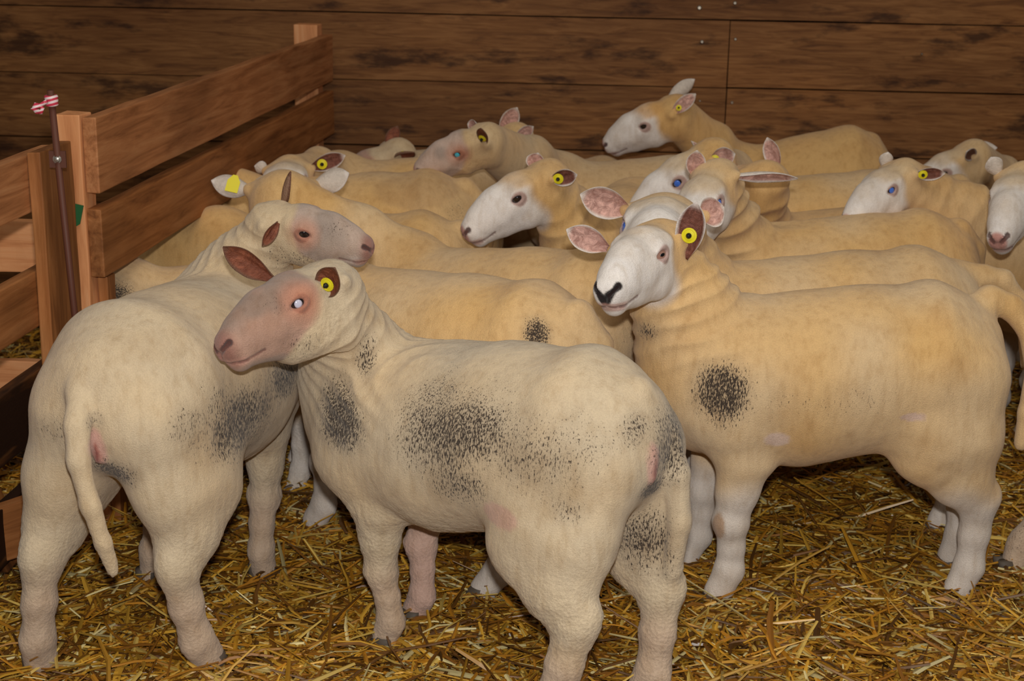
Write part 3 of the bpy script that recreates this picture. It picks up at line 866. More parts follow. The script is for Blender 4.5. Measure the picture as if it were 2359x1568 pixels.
rows = [(Z1 - i * PZ, Z1 - (i - 1) * PZ) for i in range(-3, 6)]
wr = random.Random(3)
for i, (z0, z1) in enumerate(rows):
    z0 = max(z0, -.02)
    if z1 < 0.02: continue
    xs = [-6.0, .772, 4.4] if z1 < Z1 + .01 else [-6.0, 2.1, 4.4]
    for a, b in zip(xs, xs[1:]):
        n0_ = len(bm.verts)
        off = wr.uniform(0, .006)
        gap = .003 + wr.uniform(0, .003)
        box(bm, wall_pt(a + .0015, z0 + gap, off), wdir, -wn, (0, 0, 1), (b - a - .003) / wdir[0], .04, z1 - z0 - gap, .0012, 14)
        tones += [wr.uniform(.82, 1.12)] * (len(bm.verts) - n0_)
bmesh.ops.recalc_face_normals(bm, faces=bm.faces)
me = bpy.data.meshes.new('wall_back'); bm.to_mesh(me); bm.free()
ta = me.attributes.new('tone', 'FLOAT', 'POINT'); ta.data.foreach_set('value', np.array(tones, np.float32))
wall = link('wall_back', me, wall_wood()); wall['kind'] = 'structure'
M_DARK = flat_mat('dark_gap', (16, 10, 7), .9, .1)
bm = bmesh.new(); box(bm, wall_pt(-6.0, -.02, -.055), wdir, -wn, (0, 0, 1), 10.4, .01, 2.0)
bm_obj('wall_backing', bm, M_DARK, wall)
M_SCREW = flat_mat('screw_steel', (190, 180, 165), .25, .6, metal=1.0)
M_PALE = flat_mat('pale_chip', (205, 190, 160), .6)
def wall_hit(px, py):
    d = ray(px, py); t = (WALL_Y0 - CAM[1] + WALL_K * (CAM[0])) / (d[1] - WALL_K * d[0]); return CAM + d * t
for (px, py, r) in ((1611, 18, .0085), (1693, 7, .007), (1617, 96, .007), (1694, 90, .006), (1612, 232, .005), (1686, 236, .007), (1672, 311, .006), (2123, 124, .005)):
    c = wall_hit(px, py) + wn * .002
    bm = bmesh.new(); lathe_bm(bm, c, wn, [(-.006, r), (.003, r), (.0055, r * .6), (.0055, r * .2)], 12)
    bm_obj('screw', bm, M_SCREW, wall)
# floor
k = NT('bedding_floor'); m = k.coords(); n1 = k.noise(m, 5, 6); n2 = k.noise(m, 60, 5, .7)
r = k.ramp(n2.outputs[0], [(.3, srgb(60, 38, 14)), (.5, srgb(112, 76, 28)), (.72, srgb(168, 122, 52))])
b = k.ramp(n1.outputs[0], [(.35, (.6, .55, .5)), (.6, (1, 1, 1))])
mm = k.mix('MULTIPLY'); mm.inputs[0].default_value = .8; k.l(r, 0, mm, 6); k.l(b, 0, mm, 7); k.l(mm, 2, k.b, 'Base Color')
k.b.inputs['Roughness'].default_value = .8
bp = k.add('ShaderNodeBump'); bp.inputs['Distance'].default_value = .01; k.l(n2, 0, bp, 'Height'); k.l(bp, 0, k.b, 'Normal')
bm = bmesh.new(); box(bm, (-6.0, .2, -.05), (1, 0, 0), (0, 1, 0), (0, 0, 1), 10.4, 5.9, .052)
fl = bm_obj('floor', bm, k.m); fl['kind'] = 'structure'

def straw():
    n1_, n2_ = 74000, 20000
    y = np.concatenate([RNG.uniform(1.75, 4.3, n1_), RNG.uniform(4.3, 5.35, n2_)])
    x = RNG.uniform(-1, 1, len(y)) * (y * .345 + .62) + .02
    n = len(y)
    L = RNG.gamma(3.4, .025, n).clip(.02, .24); W = RNG.uniform(.0018, .0048, n) * np.where(RNG.uniform(0, 1, n) < .12, 1.5, 1.0)
    th = RNG.uniform(0, math.pi, n); tilt = RNG.normal(0, .16, n)
    pc = np.stack([x, y, np.zeros(n)], 1)
    mound = .006 * (noise(pc, 3.1, 3) + 1) + .004 * noise(pc, 9, 4)
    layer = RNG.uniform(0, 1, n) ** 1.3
    z = .004 + mound + layer * .018 + np.abs(np.sin(tilt)) * L * .35
    d = np.stack([np.cos(th) * np.cos(tilt), np.sin(th) * np.cos(tilt), np.sin(tilt)], 1)
    sd = np.stack([-np.sin(th), np.cos(th), RNG.normal(0, .35, n)], 1); sd /= np.linalg.norm(sd, axis=1)[:, None]
    up = np.cross(d, sd)
    bend = RNG.normal(0, .07, n) * L; kink = RNG.uniform(-.1, .1, n) * L
    V = np.empty((n, 4, 4, 3))
    for i, t in enumerate((-.5, -.17, .17, .5)):
        c = pc + np.stack([0 * z, 0 * z, z], 1) + d * (t * L)[:, None] + sd * (bend * (1 - 4 * t * t) + kink * t)[:, None] + up * (bend * .5 * (1 - 4 * t * t))[:, None]
        w = W * (1.0 if abs(t) < .4 else .7)
        for j, (a, b_) in enumerate(((1, 0), (0, .55), (-1, 0), (0, -.55))):
            V[:, i, j] = c + sd * (w * a)[:, None] + up * (w * b_)[:, None]
    V = V.reshape(-1, 3); V[:, 2] = np.maximum(V[:, 2], .001)
    base = (np.arange(n) * 16)[:, None]
    q = []
    for i in range(3):
        for j in range(4): q.append([i * 4 + j, i * 4 + (j + 1) % 4, (i + 1) * 4 + (j + 1) % 4, (i + 1) * 4 + j])
    q.append([3, 2, 1, 0]); q.append([12, 13, 14, 15])
    F = (base[:, :, None] + np.array(q)[None]).reshape(-1, 4)
    pal = np.array([srgb(224, 172, 62), srgb(196, 134, 38), srgb(236, 200, 104), srgb(150, 98, 32), srgb(110, 72, 28), srgb(242, 224, 160), srgb(206, 150, 46)])  # the palest tones are glints painted into the straw colour
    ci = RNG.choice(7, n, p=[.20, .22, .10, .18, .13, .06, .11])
    C = pal[ci] * RNG.uniform(.55, 1.1, (n, 1)) * (.62 + .38 * layer[:, None])  # lower straws get darker colour, painting the shade in the gaps
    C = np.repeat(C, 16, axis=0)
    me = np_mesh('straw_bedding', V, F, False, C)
    k = NT('straw'); vc = k.add('ShaderNodeVertexColor', layer_name='Col'); k.l(vc, 0, k.b, 'Base Color')
    k.b.inputs['Roughness'].default_value = .36; k.b.inputs['Specular IOR Level'].default_value = .55
    o = link('straw_bedding', me, k.m)
    tag(o, 'loose golden straw bedding strewn over the whole pen floor', 'straw', kind='stuff')
straw()

# ------------------------------------------------------------------ hurdles on the left
M_F1 = wood_mat('fence_wood', (178, 118, 74), (126, 76, 42), (206, 148, 100), 0, .45, 0)
M_F2 = wood_mat('fence_wood_brown', (160, 102, 56), (108, 62, 30), (190, 130, 80), 0, .5, 4)
M_F4 = wood_mat('fence_wood_stained', (120, 72, 34), (60, 34, 18), (170, 112, 58), 0, 1.0, 12)
M_F3 = wood_mat('fence_wood_fresh', (226, 156, 104), (190, 120, 74), (240, 180, 130), 0, .15, 8)
fd = nrm((.108, 1, 0)); fl_ = nrm(np.cross((0, 0, 1), fd)); UP = A3(0, 0, 1)     # fl_ points left, away from the sheep
pc = P(222, 288, 3.32); fx = pc.copy(); fx[2] = 0
fence = empty('wooden_hurdle', tuple(fx), 'long reddish wooden hurdle of two wide boards running to the back wall', 'fence')
FL = 2.30
plank('board', fx + UP * .820, fd, fl_, UP, FL, .033, .167, M_F1, fence, cuts=16)
plank('board', fx + UP * .628, fd, fl_, UP, FL, .033, .155, M_F2, fence, cuts=16)
plank('post', fx + fl_ * .0345 + fd * -.008, UP, fd, fl_, .992, .07, .056, M_F3, fence, cuts=8)
plank('post', fx + fl_ * .092 + fd * .03, UP, fd, fl_, .985, .05, .024, M_F3, fence, cuts=6)
plank('post', fx + fl_ * .0345 + fd * (FL - .1), UP, fd, fl_, 1.025, .08, .085, M_F3, fence, cuts=8)
plank('post', fx + fl_ * .010 + fd * .035, UP, fd, fl_, .62, .05, .022, M_F2, fence, cuts=6)
# bracket
M_GREEN = flat_mat('green_paint', (34, 92, 50), .45, .4)
M_RUST = flat_mat('rusty_iron', (92, 52, 38), .6, .4)
M_BOLT = flat_mat('zinc_bolt', (170, 166, 158), .35, .5, metal=.8)
def bolt(c, n, r, parent):
    bm = bmesh.new(); lathe_bm(bm, c, n, [(0, r * 1.4), (.0015, r * 1.4), (.0016, r), (.007, r * .9), (.008, r * .3)], 10)
    bm_obj('bolt', bm, M_BOLT, parent, loc=None)
fy = pc[1] - .012
bm = bmesh.new()
pp = [P(x_, y_, fy) - fx for (x_, y_) in ((148, 464), (192, 474), (184, 516), (170, 524), (145, 516))]
t1 = [bm.verts.new(p_) for p_ in pp]; t2 = [bm.verts.new(p_ + A3(0, .004, 0)) for p_ in pp]
bm.faces.new(t1); bm.faces.new(t2[::-1])
for i in range(5): bm.faces.new((t1[i], t1[(i + 1) % 5], t2[(i + 1) % 5], t2[i]))
br = bm_obj('bracket', bm, M_GREEN, fence); br['label'] = 'small green steel bracket'
bolt(P(163, 484, fy) - fx, A3(0, -1, 0), .006, br); bolt(P(160, 508, fy) - fx, A3(0, -1, 0), .005, br)

gd = fd; gl = fl_
g0 = P(92, 352, 3.10); gx = g0.copy(); gx[2] = 0
gate = empty('wooden_gate', tuple(gx), 'near wooden gate of dirty boards with a tall upright at the left edge', 'gate')
gh = g0[2]
plank('upright', gx, UP, fd, fl_, gh, .165, .028, M_F2, gate, cuts=8, label='upright board of the gate')
for (za, zb, m_) in ((gh - .128, gh - .006, M_F1), (.572, .692, M_F2), (.335, .480, M_F4), (.13, .25, M_F4)):
    plank('board', gx + fl_ * .0295 + UP * za - fd * .95, fd, fl_, UP, 1.09, .028, zb - za, m_, gate, cuts=10)
q0 = P(80, 1262, 3.0); q1 = P(-60, 1005, 3.0)
bd = nrm(q1 - q0); bw = nrm(np.cross(fl_, bd)); bw = bw if bw[2] < 0 else -bw
plank('brace', q0 + fl_ * .012, bd, fl_, bw, .5, .024, .085, M_F4, gate, cuts=5)
lb = P(66, 1262, 2.94); lb[2] = max(lb[2], .03)
ld = nrm(P(-120, 1330, 2.80) - lb)
loose = empty('loose_board', (lb[0], lb[1], 0), 'short weathered board leaning at the foot of the near gate', 'board')
plank('plank', lb, ld, nrm(np.cross(UP, ld)), UP, .45, .026, .12, M_F2, loose, cuts=5)
# hinge strap on the upright
bm = bmesh.new(); hp0 = P(112, 350, 3.08) - gx
box(bm, hp0 + A3(0, 0, -.032), (1, 0, 0), (0, 1, 0), (0, 0, 1), .034, .006, .034)
hs_ = bm_obj('strap', bm, M_RUST, gate); bolt(hp0 + A3(.017, -.001, -.014), A3(0, -1, 0), .0065, hs_)
# hurdle standing crosswise behind the gate
cx = P(-70, 510, 3.62); cx[2] = 0
cross = empty('wooden_hurdle', tuple(cx), 'pale orange boards of a panel standing crosswise behind the near gate', 'fence')
for (py0, py1) in ((508, 628), (832, 935)):
    za = P(40, py1, 3.62)[2]; zb = P(40, py0, 3.62)[2]
    plank('board', cx + UP * za, (1, 0, 0), (0, 1, 0), UP, (P(104, 600, 3.62) - cx)[0], .03, zb - za, M_F3, cross, cuts=4)
plank('post', cx + A3(.02, .032, 0), UP, (0, 1, 0), (-1, 0, 0), .75, .05, .06, M_F2, cross, cuts=4)
# iron rod dropped through the gate strap, red and white tape tied on its top
def tube_bm(bm, pts, r, n=10):
    rings = []
    for i, p_ in enumerate(pts):
        p_ = np.array(p_); t_ = nrm(np.array(pts[min(i + 1, len(pts) - 1)]) - np.array(pts[max(i - 1, 0)]))
        e1 = nrm(np.cross(t_, (0.2, 1, .1))); e2 = np.cross(t_, e1)
        rings.append([bm.verts.new(p_ + (e1 * math.cos(a) + e2 * math.sin(a)) * r) for a in np.arange(n) * 2 * math.pi / n])
    for a, b in zip(rings, rings[1:]):
        for i in range(n): bm.faces.new((a[i], a[(i + 1) % n], b[(i + 1) % n], b[i]))
    bm.faces.new(rings[0][::-1]); bm.faces.new(rings[-1])
rt, rb = P(116, 208, 3.07), P(176, 800, 3.12)
rb = rb + nrm(rb - rt) * ((rb[2] - .01) / -nrm(rb - rt)[2])
ro = A3(rb[0], rb[1], 0)
rod = empty('iron_rod', tuple(ro), 'thin rusty iron rod with striped tape on top, between gate and hurdle', 'rod')
bm = bmesh.new(); tube_bm(bm, [rt - ro, (rt + rb) / 2 + A3(.004, 0, 0) - ro, rb - ro], .0068, 12)
bm_obj('shaft', bm, M_RUST, rod, True)
def tape_mat():
    k = NT('striped_tape'); m = k.coords(rot=(0, .25, 0)); w = k.add('ShaderNodeTexWave'); w.bands_direction = 'Z'
    w.inputs['Scale'].default_value = 34; w.inputs['Distortion'].default_value = 1.0; k.l(m, 0, w, 'Vector')
    r = k.ramp(w.outputs[0], [(.45, srgb(206, 60, 84)), (.55, srgb(236, 214, 216))]); k.l(r, 0, k.b, 'Base Color')
    k.b.inputs['Roughness'].default_value = .4; return k.m
M_TAPE = tape_mat()
rdir = nrm(rb - rt); tc_ = rt + rdir * .020 - ro
bm = bmesh.new()
lathe_bm(bm, tc_ - rdir * .010, rdir, [(0, .0125), (.003, .0142), (.007, .0128), (.010, .0140), (.014, .0126), (.019, .0136), (.021, .012)], 18)
pl = [P(x_, y_, 3.05) - ro for (x_, y_) in ((108, 233), (100, 238), (92, 243), (82, 240), (77, 249), (84, 258), (95, 259), (98, 249), (92, 243))]
tube_bm(bm, pl, .0042, 8)
tube_bm(bm, [pl[2], pl[4] + A3(0, -.004, 0), pl[6]], .005, 8)
bm_obj('tape', bm, M_TAPE, rod, True)['label'] = 'red and white striped tape knot'

# ------------------------------------------------------------------ the flock
CAMV = A3(0, -1, .25)
HERD = 'shorn sheep of the flock in the pen'
def dirt_at(px, py, Y, r, a=1.0): return ((px, py), r, a)
def run_flock():
    # A: dirty sheep in the middle foreground
    sheep('dirty-flanked shorn sheep in the front middle with a pinkish brown face turned left',
          (.262, 2.50), (-.36, 2.945), 1.0, HERD, kind='grey', wf=1.02,
          head=dict(lms={'LE': (690, 692), 'N': (517, 800), 'LM': (602, 826), 'CH': (548, 852)}, Y0=2.74, s0=1.12, yaw=224, pitch=-10, roll=6, wr=40), jawd=.045,
          zf=-.035, fl=.84, hooves=[(.045, 2.43), (.255, 2.55), (-.245, 2.755), (-.19, 2.885)],
          tail=[P(1530, 1000, 2.55), P(1558, 1090, 2.53), P(1566, 1200, 2.53), P(1548, 1310, 2.54), P(1520, 1400, 2.55)],
          ears={'L': dict(bpx=(750, 676), px=(772, 616), dy=-.045, open=(-.3, -1, .1), w=.030, tags=[dict(u=.42, s=1.0)], style='brown'),
                'R': dict(bpx=(628, 640), px=(514, 567), dy=-.02, open=(-.1, -1, -.25), w=0.030, style='brown')},
          eye=('milky_shine', 'dark'), nose='dusky', wrinkle=.0045, wfreq=120, fuzz=.9, tailr=.95, fine=.0028, coarse=.0075, warm=.15, legw=1.12, seed=2,
          vulva=(1503, 1072),
          dirt=[dirt_at(1050, 1000, 0, (.17, .25, .13), .85), dirt_at(1190, 1040, 0, (.22, .25, .11), .55), dirt_at(785, 960, 0, (.07, .15, .09), .95),
                dirt_at(845, 830, 0, (.03, .12, .06), .7), dirt_at(1550, 1010, 0, (.07, .12, .09), .75), dirt_at(1500, 1125, 0, (.03, .08, .03), 1.0), dirt_at(1060, 1110, 0, (.10, .2, .08), .7),
                dirt_at(1465, 990, 0, (.04, .08, .04), .6), dirt_at(1480, 1240, 0, (.09, .1, .10), .75), dirt_at(1310, 1175, 0, (.05, .08, .04), .5), dirt_at(690, 800, 0, (.05, .1, .04), .45), dirt_at(640, 700, 0, (.05, .1, .03), .35)],
          spots=[((1152, 1188), (.034, .12, .022), srgb(208, 168, 152), .8), ((965, 1300), (.05, .06, .17), srgb(208, 172, 158), .8)])
    # B: left foreground, seen from behind
    sheep('shorn sheep at far left with its rear to the viewer and speckled head turned right',
          (-.755, 2.56), (-.60, 3.26), 1.06, HERD, kind='grey', wf=1.06, bend=-.03,
          head=dict(lms={'RE': (695, 528), 'N': (850, 572), 'RB': (622, 540), 'LB': (655, 470), 'RM': (785, 603), 'CH': (825, 605), 'LW': (735, 487)}, Y0=3.12, s0=1.12, yaw=-12, pitch=-15),
          hooves=[(-.905, 2.65), (-.575, 2.67), (-.79, 3.05), (-.535, 3.08)],
          fl=.9, tail=[P(186, 900, 2.56), P(178, 980, 2.51), P(180, 1060, 2.49), P(208, 1165, 2.48), P(238, 1250, 2.49), P(260, 1315, 2.50)],
          ears={'R': dict(bpx=(640, 512), px=(604, 566), dy=-.04, open=(.75, -.6, .1), w=.019, style='brown'),
                'L': dict(px=(668, 395), dy=-.03, open=(1.0, .3, .1), w=0.022, style='brown')},
          eye=('dark', 'dark'), nose='dusky', wrinkle=.004, wfreq=100, fuzz=.7, tailr=.78, facecol=srgb(196, 174, 160), fine=.0028, coarse=.0075, warm=.25, legw=1.10, seed=5,
          vulva=(226, 1032),
          dirt=[dirt_at(550, 970, 3.0, (.14, .22, .12), .9), dirt_at(265, 1085, 2.58, (.06, .08, .04), .9), dirt_at(225, 965, 2.54, (.02, .08, .02), .6), dirt_at(660, 860, 3.2, (.10, .15, .07), .9),
                dirt_at(440, 975, 2.7, (.06, .1, .05), .5), dirt_at(125, 990, 2.62, (.08, .1, .04), .4), dirt_at(690, 600, 3.05, (.06, .1, .03), .5), dirt_at(775, 525, 0, (.05, .1, .03), .42), dirt_at(640, 590, 0, (.05, .1, .05), .35)])
    # C: clean sheep on the right
    sheep('clean cream sheep standing side-on at the right with white face and black nose',
          (1.025, 3.11), (.325, 3.07), 1.01, HERD, wf=.98,
          head=dict(lms={'LE': (1520, 565), 'N': (1400, 682), 'LM': (1472, 688), 'CH': (1412, 732), 'PO': (1500, 522)}, Y0=3.02, s0=1.14, yaw=236, pitch=-3, wr=30),
          hooves=[(.985, 3.05), (1.02, 3.22), (.455, 3.0), (.40, 3.20)],
          tail=[P(2280, 690, 3.12), P(2330, 708, 3.12), P(2372, 760, 3.11), P(2386, 850, 3.10), P(2366, 950, 3.10), P(2352, 1022, 3.10)],
          ears={'L': dict(bpx=(1578, 596), px=(1606, 464), dy=-.02, open=(-.35, -1, .1), w=.034, tags=[dict(u=.42, s=1.15)], style='darkin'),
                'R': dict(bpx=(1400, 572), px=(1304, 528), dy=-.02, open=(.1, -1, .1), w=0.030, style='white')},
          eye=('pale', 'dark'), capw=.35, nose='black', wrinkle=.006, wfreq=85, fuzz=.12, fine=.0028, coarse=.0075, warm=.55, legw=1.05, seed=8,
          dirt=[dirt_at(1665, 905, 2.98, (.070, .12, .078), .95), dirt_at(1490, 765, 3.0, (.03, .08, .025), .7), dirt_at(1900, 930, 2.92, (.22, .1, .06), .28)],
          spots=[((1792, 1012), (.028, .06, .018), srgb(230, 206, 196), .8), ((2100, 960), (.03, .05, .010), srgb(214, 186, 176), .8), ((1655, 1215), (.014, .03, .035), srgb(176, 134, 92), .7)])
    # S4: right behind A
    sheep('cream sheep directly behind the dirty front sheep, a small dark smudge on its rump',
          (.175, 3.02), (-.48, 3.44), .99, HERD, headpose=(A3(-.76, 3.50, .40), (-.75, .1, -.65), 1.05), ears={'L': dict(dir=(-1, .35, .1), len=.10), 'R': dict(dir=(-1, -.35, .1), len=.10)},
          hooves=[(-.06, 3.0), (.15, 3.21), (-.47, 3.36), (-.44, 3.52)], tail=None, fuzz=.2, warm=.6, seed=11, fine=.006, coarse=.009, legw=1.05,
          dirt=[dirt_at(1235, 770, 2.98, (.035, .08, .045), 1.0), dirt_at(1310, 830, 2.98, (.02, .05, .02), .5)], eye=('dark', 'dark'))
    # S5
    sheep('sheep with spread white ears seen from behind, a printed yellow tag on the left one',
          (.31, 3.38), (-.33, 3.79), .98, HERD, zf=-.03,
          head=dict(lms={'RB': (728, 428), 'LB': (565, 440), 'PO': (650, 398), 'N': (655, 500)}, Y0=3.84, s0=1.12, yaw=95, pitch=-45),
          ears={'L': dict(px=(486, 415), dy=0, open=(-.1, .8, -.6), w=0.027, tags=[dict(kind='flap', u=.45, s=1.15)]),
                'R': dict(px=(804, 398), dy=0, open=(.2, .8, -.5), w=0.029)},
          fuzz=.15, warm=.6, seed=14, fine=.0045, coarse=.009, eye=('dark', 'dark'), dirt=[dirt_at(1440, 800, 3.4, (.03, .1, .12), .25)])
    # S6
    sheep('sheep facing the viewer right behind the black-nosed one, both pink ears spread',
          (1.10, 3.50), (.34, 3.40), 1.0, HERD,
          head=dict(lms={'RE': (1430, 512), 'LW': (1600, 492), 'RW': (1462, 492), 'RB': (1428, 482), 'LB': (1632, 498), 'PO': (1530, 474), 'N': (1490, 640)}, Y0=3.30, s0=1.12, yaw=262, pitch=-35),
          hooves=[(1.04, 3.42), (1.09, 3.60), (.40, 3.33), (.42, 3.50)],
          tail=[P(2265, 638, 3.50), P(2310, 645, 3.50), P(2345, 690, 3.50), P(2362, 760, 3.50), P(2365, 840, 3.50)],
          ears={'R': dict(px=(1336, 446), dy=-.02, open=(.1, -1, -.1), w=0.029), 'L': dict(px=(1668, 476), dy=-.01, open=(-.1, -1, .2), w=0.029, tags=[dict(kind='flap', u=.55, s=.7)])},
          eye=('blue', 'blue'), fuzz=.1, warm=.6, seed=17, fine=.0045, coarse=.009, wrinkle=.004)
    # S7
    sheep('sheep with folded neck, bright blue eye and one long ear held straight out sideways',
          (1.22, 3.96), (.50, 3.86), 1.0, HERD,
          head=dict(lms={'LE': (1656, 457), 'RW': (1562, 432), 'LW': (1640, 430), 'LB': (1698, 435), 'RB': (1602, 402), 'PO': (1625, 400), 'N': (1580, 592)}, Y0=3.72, s0=1.10, yaw=245, pitch=-40),
          ears={'L': dict(px=(1838, 408), dy=.0, open=(.1, -.7, -.9), w=0.027), 'R': dict(px=(1606, 346), dy=-.02, open=(0, -1, .1), w=0.029)},
          eye=('blue', 'blue'), fuzz=.1, warm=.65, seed=20, fine=.0045, coarse=.009, wrinkle=.012, hooves=[(1.53, 4.62), None, None, None][:0] or None)
    # S8
    sheep('sheep with its head turned away and one ear straight up, behind the folded-neck sheep',
          (1.28, 4.33), (.62, 4.24), .93, HERD, headpose=(P(1742, 415, 4.15), (-.45, .8, -.35), 1.0),
          ears={'R': dict(px=(1768, 316), dy=0, open=(-.5, -1, 0), w=0.026), 'L': dict(px=(1690, 470), dy=0, open=(-.5, 1, 0), w=.03)},
          fuzz=.1, warm=.6, seed=23, fine=.006, coarse=.010, eye=('dark', 'dark'), wool=srgb(218, 176, 122), wrinkle=.006)
    # S12
    sheep('white-faced sheep with a brown tear mark peering down behind the folded-neck sheep',
          (1.42, 4.66), (.64, 4.58), 1.0, HERD,
          head=dict(lms={'LE': (1546, 412), 'LB': (1640, 380), 'RB': (1590, 352), 'N': (1452, 520), 'PO': (1600, 348)}, Y0=4.22, s0=1.08, yaw=215, pitch=-40),
          ears={'L': dict(px=(1694, 354), dy=-.02, open=(-.2, -1, -.1), w=.03, tags=[dict(u=.18, s=.9)]), 'R': dict(px=(1612, 334), dy=.02, open=(-.1, -1, .1), w=.03)},
          eye=('blue', 'dark'), fuzz=.1, warm=.75, seed=26, fine=.005, coarse=.010)
    # S9
    sheep('sheep holding its head high in profile against the back wall',
          (1.27, 5.30), (.735, 5.28), 1.05, HERD, neckr=.75, zf=-.05,
          head=dict(lms={'LE': (1483, 288), 'N': (1404, 330), 'LB': (1556, 268), 'RB': (1535, 235), 'LM': (1440, 350), 'CH': (1415, 357), 'PO': (1500, 236)}, Y0=5.10, s0=1.10, yaw=190, pitch=-20),
          ears={'L': dict(px=(1603, 216), dy=-.01, open=(-.4, -1, 0), w=0.026, tags=[dict(u=.3, s=.7)]), 'R': dict(px=(1601, 182), dy=.03, open=(.3, .9, .2), w=0.027)},
          eye=('dark', 'dark'), fuzz=.1, warm=.85, seed=29, fine=.005, coarse=.010, wool=srgb(222, 172, 108))
    # S13
    sheep('white-faced sheep in the middle of the herd, profile to the left, tagged ear out',
          (.42, 4.55), (.16, 3.98), .98, HERD,
          head=dict(lms={'LE': (1192, 448), 'N': (1078, 528), 'LB': (1268, 428), 'RB': (1222, 392), 'LM': (1140, 548), 'CH': (1103, 572), 'PO': (1210, 385)}, Y0=3.92, s0=1.12, yaw=200, pitch=-30),
          ears={'L': dict(px=(1330, 402), dy=-.03, open=(-.2, -1, -.2), w=0.026, tags=[dict(u=.3, s=1.0)], style='darkin'), 'R': dict(px=(1240, 352), dy=-.01, open=(-.1, -1, .1), w=0.029)},
          eye=('dark', 'dark'), fuzz=.1, warm=.55, seed=32, fine=.0045, coarse=.010, wrinkle=.004, wool=srgb(222, 184, 132))
    # S15
    sheep('sheep with a pinkish grey face and glowing teal eye looking left in the back row',
          (.80, 4.97), (.08, 4.86), .98, HERD, kind='grey',
          head=dict(lms={'LE': (1053, 343), 'N': (970, 390), 'LB': (1112, 352), 'LM': (1008, 410), 'CH': (985, 415), 'PO': (1092, 290), 'RB': (1085, 300)}, Y0=4.50, s0=1.10, yaw=195, pitch=-15),
          ears={'L': dict(px=(1108, 294), dy=-.09, open=(-.4, -1, -.1), w=0.024, tags=[dict(u=.45, s=.9)], style='brown'), 'R': dict(px=(1078, 284), dy=.05, open=(-.1, -1, .1), w=0.021, style='white')},
          eye=('teal', 'dark'), nose='pink', facecol=srgb(206, 182, 168), fuzz=.2, warm=.6, seed=35, fine=.005, coarse=.010, wool=srgb(222, 180, 124), legcol=None)
    # H16
    sheep('sheep mostly hidden behind the teal-eyed one, two pale pink ears sticking up',
          (.40, 5.40), (-.03, 5.16), .86, HERD, headpose=(P(1160, 335, 4.92), (-.6, -.25, -.3), 1.05),
          ears={'R': dict(px=(1192, 247), dy=-.03, open=(-.1, -1, -.1), w=0.030, style='white'), 'L': dict(px=(1229, 291), dy=-.03, open=(-.1, -1, .1), w=0.021, style='white', tags=[dict(kind='flap', u=.4, s=.6)])},
          fuzz=.1, warm=.5, seed=38, fine=.006, coarse=.011, eye=('dark', 'dark'))
    # S11
    sheep('small white-faced sheep at the right with pink nose resting behind a rump',
          (1.98, 4.26), (1.31, 4.15), .96, HERD,
          head=dict(lms={'LE': (2053, 436), 'N': (1957, 512), 'LB': (2102, 412), 'RB': (2040, 392), 'RW': (1990, 402), 'PO': (2050, 385)}, Y0=4.05, s0=1.02, yaw=215, pitch=-35),
          ears={'L': dict(px=(2177, 398), dy=-.02, open=(-.2, -1, -.3), w=0.024, tags=[dict(u=.28, s=.9)], style='darkin'), 'R': dict(px=(2046, 350), dy=-.01, open=(.1, 1, .1), w=0.024)},
          eye=('blue', 'dark'), fuzz=.1, warm=.6, seed=41, fine=.0045, coarse=.010, wrinkle=.004)
    # S14
    sheep('tan-backed sheep behind the pink-nosed one at the right, only its back showing',
          (1.62, 4.72), (2.3, 4.68), .99, HERD, headpose=(A3(2.5, 4.6, .5), (.8, -.2, -.5), 1.0), fuzz=.1, warm=.9, seed=44, fine=.008, coarse=.012,
          eye=('dark', 'dark'), wool=srgb(218, 166, 102))
    # S18
    sheep('low-headed sheep by the back wall at the far right with a grey ear',
          (2.15, 5.30), (1.72, 5.22), .85, HERD, headpose=(P(2212, 372, 5.0), (-.85, -.1, -.45), 1.02),
          ears={'L': dict(px=(2226, 348), dy=-.10, open=(-.2, -1, .1), w=0.024, style='darkin'), 'R': dict(px=(2298, 340), dy=.0, open=(0, 1, -.3), w=.03)},
          fuzz=.1, warm=.4, seed=47, fine=.007, coarse=.011, eye=('dark', 'dark'))
    # E1
    sheep('white-faced sheep cut off by the right edge, looking down at the viewer',
          (2.28, 3.74), (1.56, 3.80), .97, HERD,
          head=dict(lms={'RE': (2284, 462), 'RB': (2302, 405), 'N': (2302, 552), 'CH': (2312, 588), 'LE': (2372, 462), 'RM': (2285, 545)}, Y0=3.85, s0=1.08, yaw=258, pitch=-50),
          ears={'R': dict(px=(2282, 362), dy=-.01, open=(.1, 1, .0), w=0.027), 'L': dict(dir=(-.2, 1, .2), len=.12)},
          fuzz=.1, warm=.4, seed=50, fine=.005, coarse=.010, eye=('dark', 'dark'), dirt=[(A3(1.5, 3.7, .5), (.12, .3, .2), .8)])
    # G: only a leg in view
    sheep('sheep cut off by the right edge, only its grey hind leg in view',
          (1.42, 3.34), (2.20, 3.46), .98, HERD, kind='grey', headpose=(A3(2.3, 3.5, .85), (.9, .2, -.3), 1.0),
          hooves=[(1.52, 3.45), (1.13, 3.19), None, None], tail=[A3(1.43, 3.31, .55), A3(1.43, 3.31, .4)], fuzz=.7, warm=.2, seed=53, fine=.008, coarse=.009, eye=('dark', 'dark'), legw=1.05,
          dirt=[(A3(1.2, 3.25, .15), (.2, .2, .2), .5)])
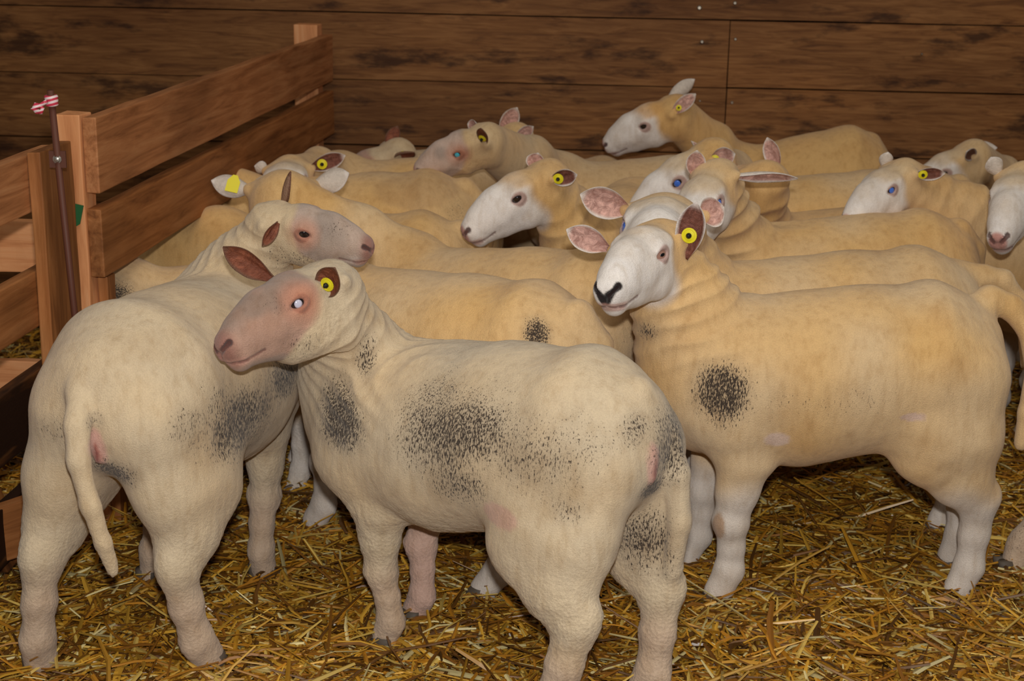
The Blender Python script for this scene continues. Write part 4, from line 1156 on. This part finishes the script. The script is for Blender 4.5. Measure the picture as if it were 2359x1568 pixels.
    # P1, L2, L3, Q, S17 on the left
    sheep('sheep with a brown-stained back, left of the middle, its head out of sight',
          (-.10, 4.44), (-.88, 4.40), 1.0, HERD, headpose=(A3(-1.10, 4.35, .36), (-.3, -.1, -.9), 1.0), ears={'L': dict(dir=(-1, .35, .1), len=.10), 'R': dict(dir=(-1, -.35, .1), len=.10)}, fuzz=.1, warm=.75, seed=56, fine=.008, coarse=.010,
          eye=('dark', 'dark'), spots=[((960, 440), (.13, .2, .05), TAN * .8, .45)], dirt=[dirt_at(1050, 490, 4.35, (.05, .1, .06), .35)])
    sheep('yellowish sheep reaching under the hurdle, its low back just behind the speckled head',
          (-.10, 4.05), (-.86, 4.06), .93, HERD, headpose=(A3(-1.10, 4.05, .36), (-.3, -.1, -.9), .98), ears={'L': dict(dir=(-1, .35, .1), len=.10), 'R': dict(dir=(-1, -.35, .1), len=.10)}, fuzz=.1, warm=.95, seed=59, fine=.008, coarse=.010,
          eye=('dark', 'dark'))
    sheep('sheep reaching under the near end of the hurdle with dirty wool on its chest',
          (-.50, 3.68), (-1.00, 3.62), .86, HERD, headpose=(A3(-.93, 3.38, .38), (-.2, -.3, -.9), .98), ears={'L': dict(dir=(-1, .35, .1), len=.10), 'R': dict(dir=(-1, -.35, .1), len=.10)}, fuzz=.6, warm=.5, seed=62, fine=.008, coarse=.009,
          eye=('dark', 'dark'), dirt=[dirt_at(255, 690, 3.5, (.06, .1, .05), 1.0), dirt_at(380, 700, 3.5, (.12, .1, .04), .8)], neckr=1.1)
    sheep('sheep peeking over the spread-eared one, a round yellow tag in its dark ear',
          (-.06, 4.84), (-.62, 4.86), .97, HERD,
          head=dict(lms={'LB': (724, 396), 'RB': (612, 394), 'PO': (655, 371), 'N': (640, 500), 'LW': (692, 392)}, Y0=4.42, s0=1.05, yaw=262, pitch=-40),
          ears={'L': dict(px=(796, 357), dy=-.02, open=(-.1, -1, -.1), w=0.026, tags=[dict(u=.35, s=1.1)], style='darkin'), 'R': dict(px=(586, 382), dy=.0, open=(.1, 1, .1), w=0.021)},
          fuzz=.1, warm=.6, seed=65, fine=.0055, coarse=.010, eye=('dark', 'dark'))
    sheep('sheep by the back wall left of centre, head low, one dark ear upright',
          (-.16, 5.36), (-.46, 5.28), .90, HERD, kind='grey', headpose=(P(888, 368, 5.05), (-.85, -.25, -.35), 1.05),
          ears={'L': dict(px=(955, 350), dy=-.06, open=(-.1, -.3, -1), w=.03, style='brown', tags=[dict(kind='flap', u=.5, s=.6)]), 'R': dict(px=(917, 290), dy=.02, open=(-.3, -1, 0), w=0.024, style='brown')},
          fuzz=.2, warm=.6, seed=68, fine=.007, coarse=.011, eye=('dark', 'dark'))
run_flock()
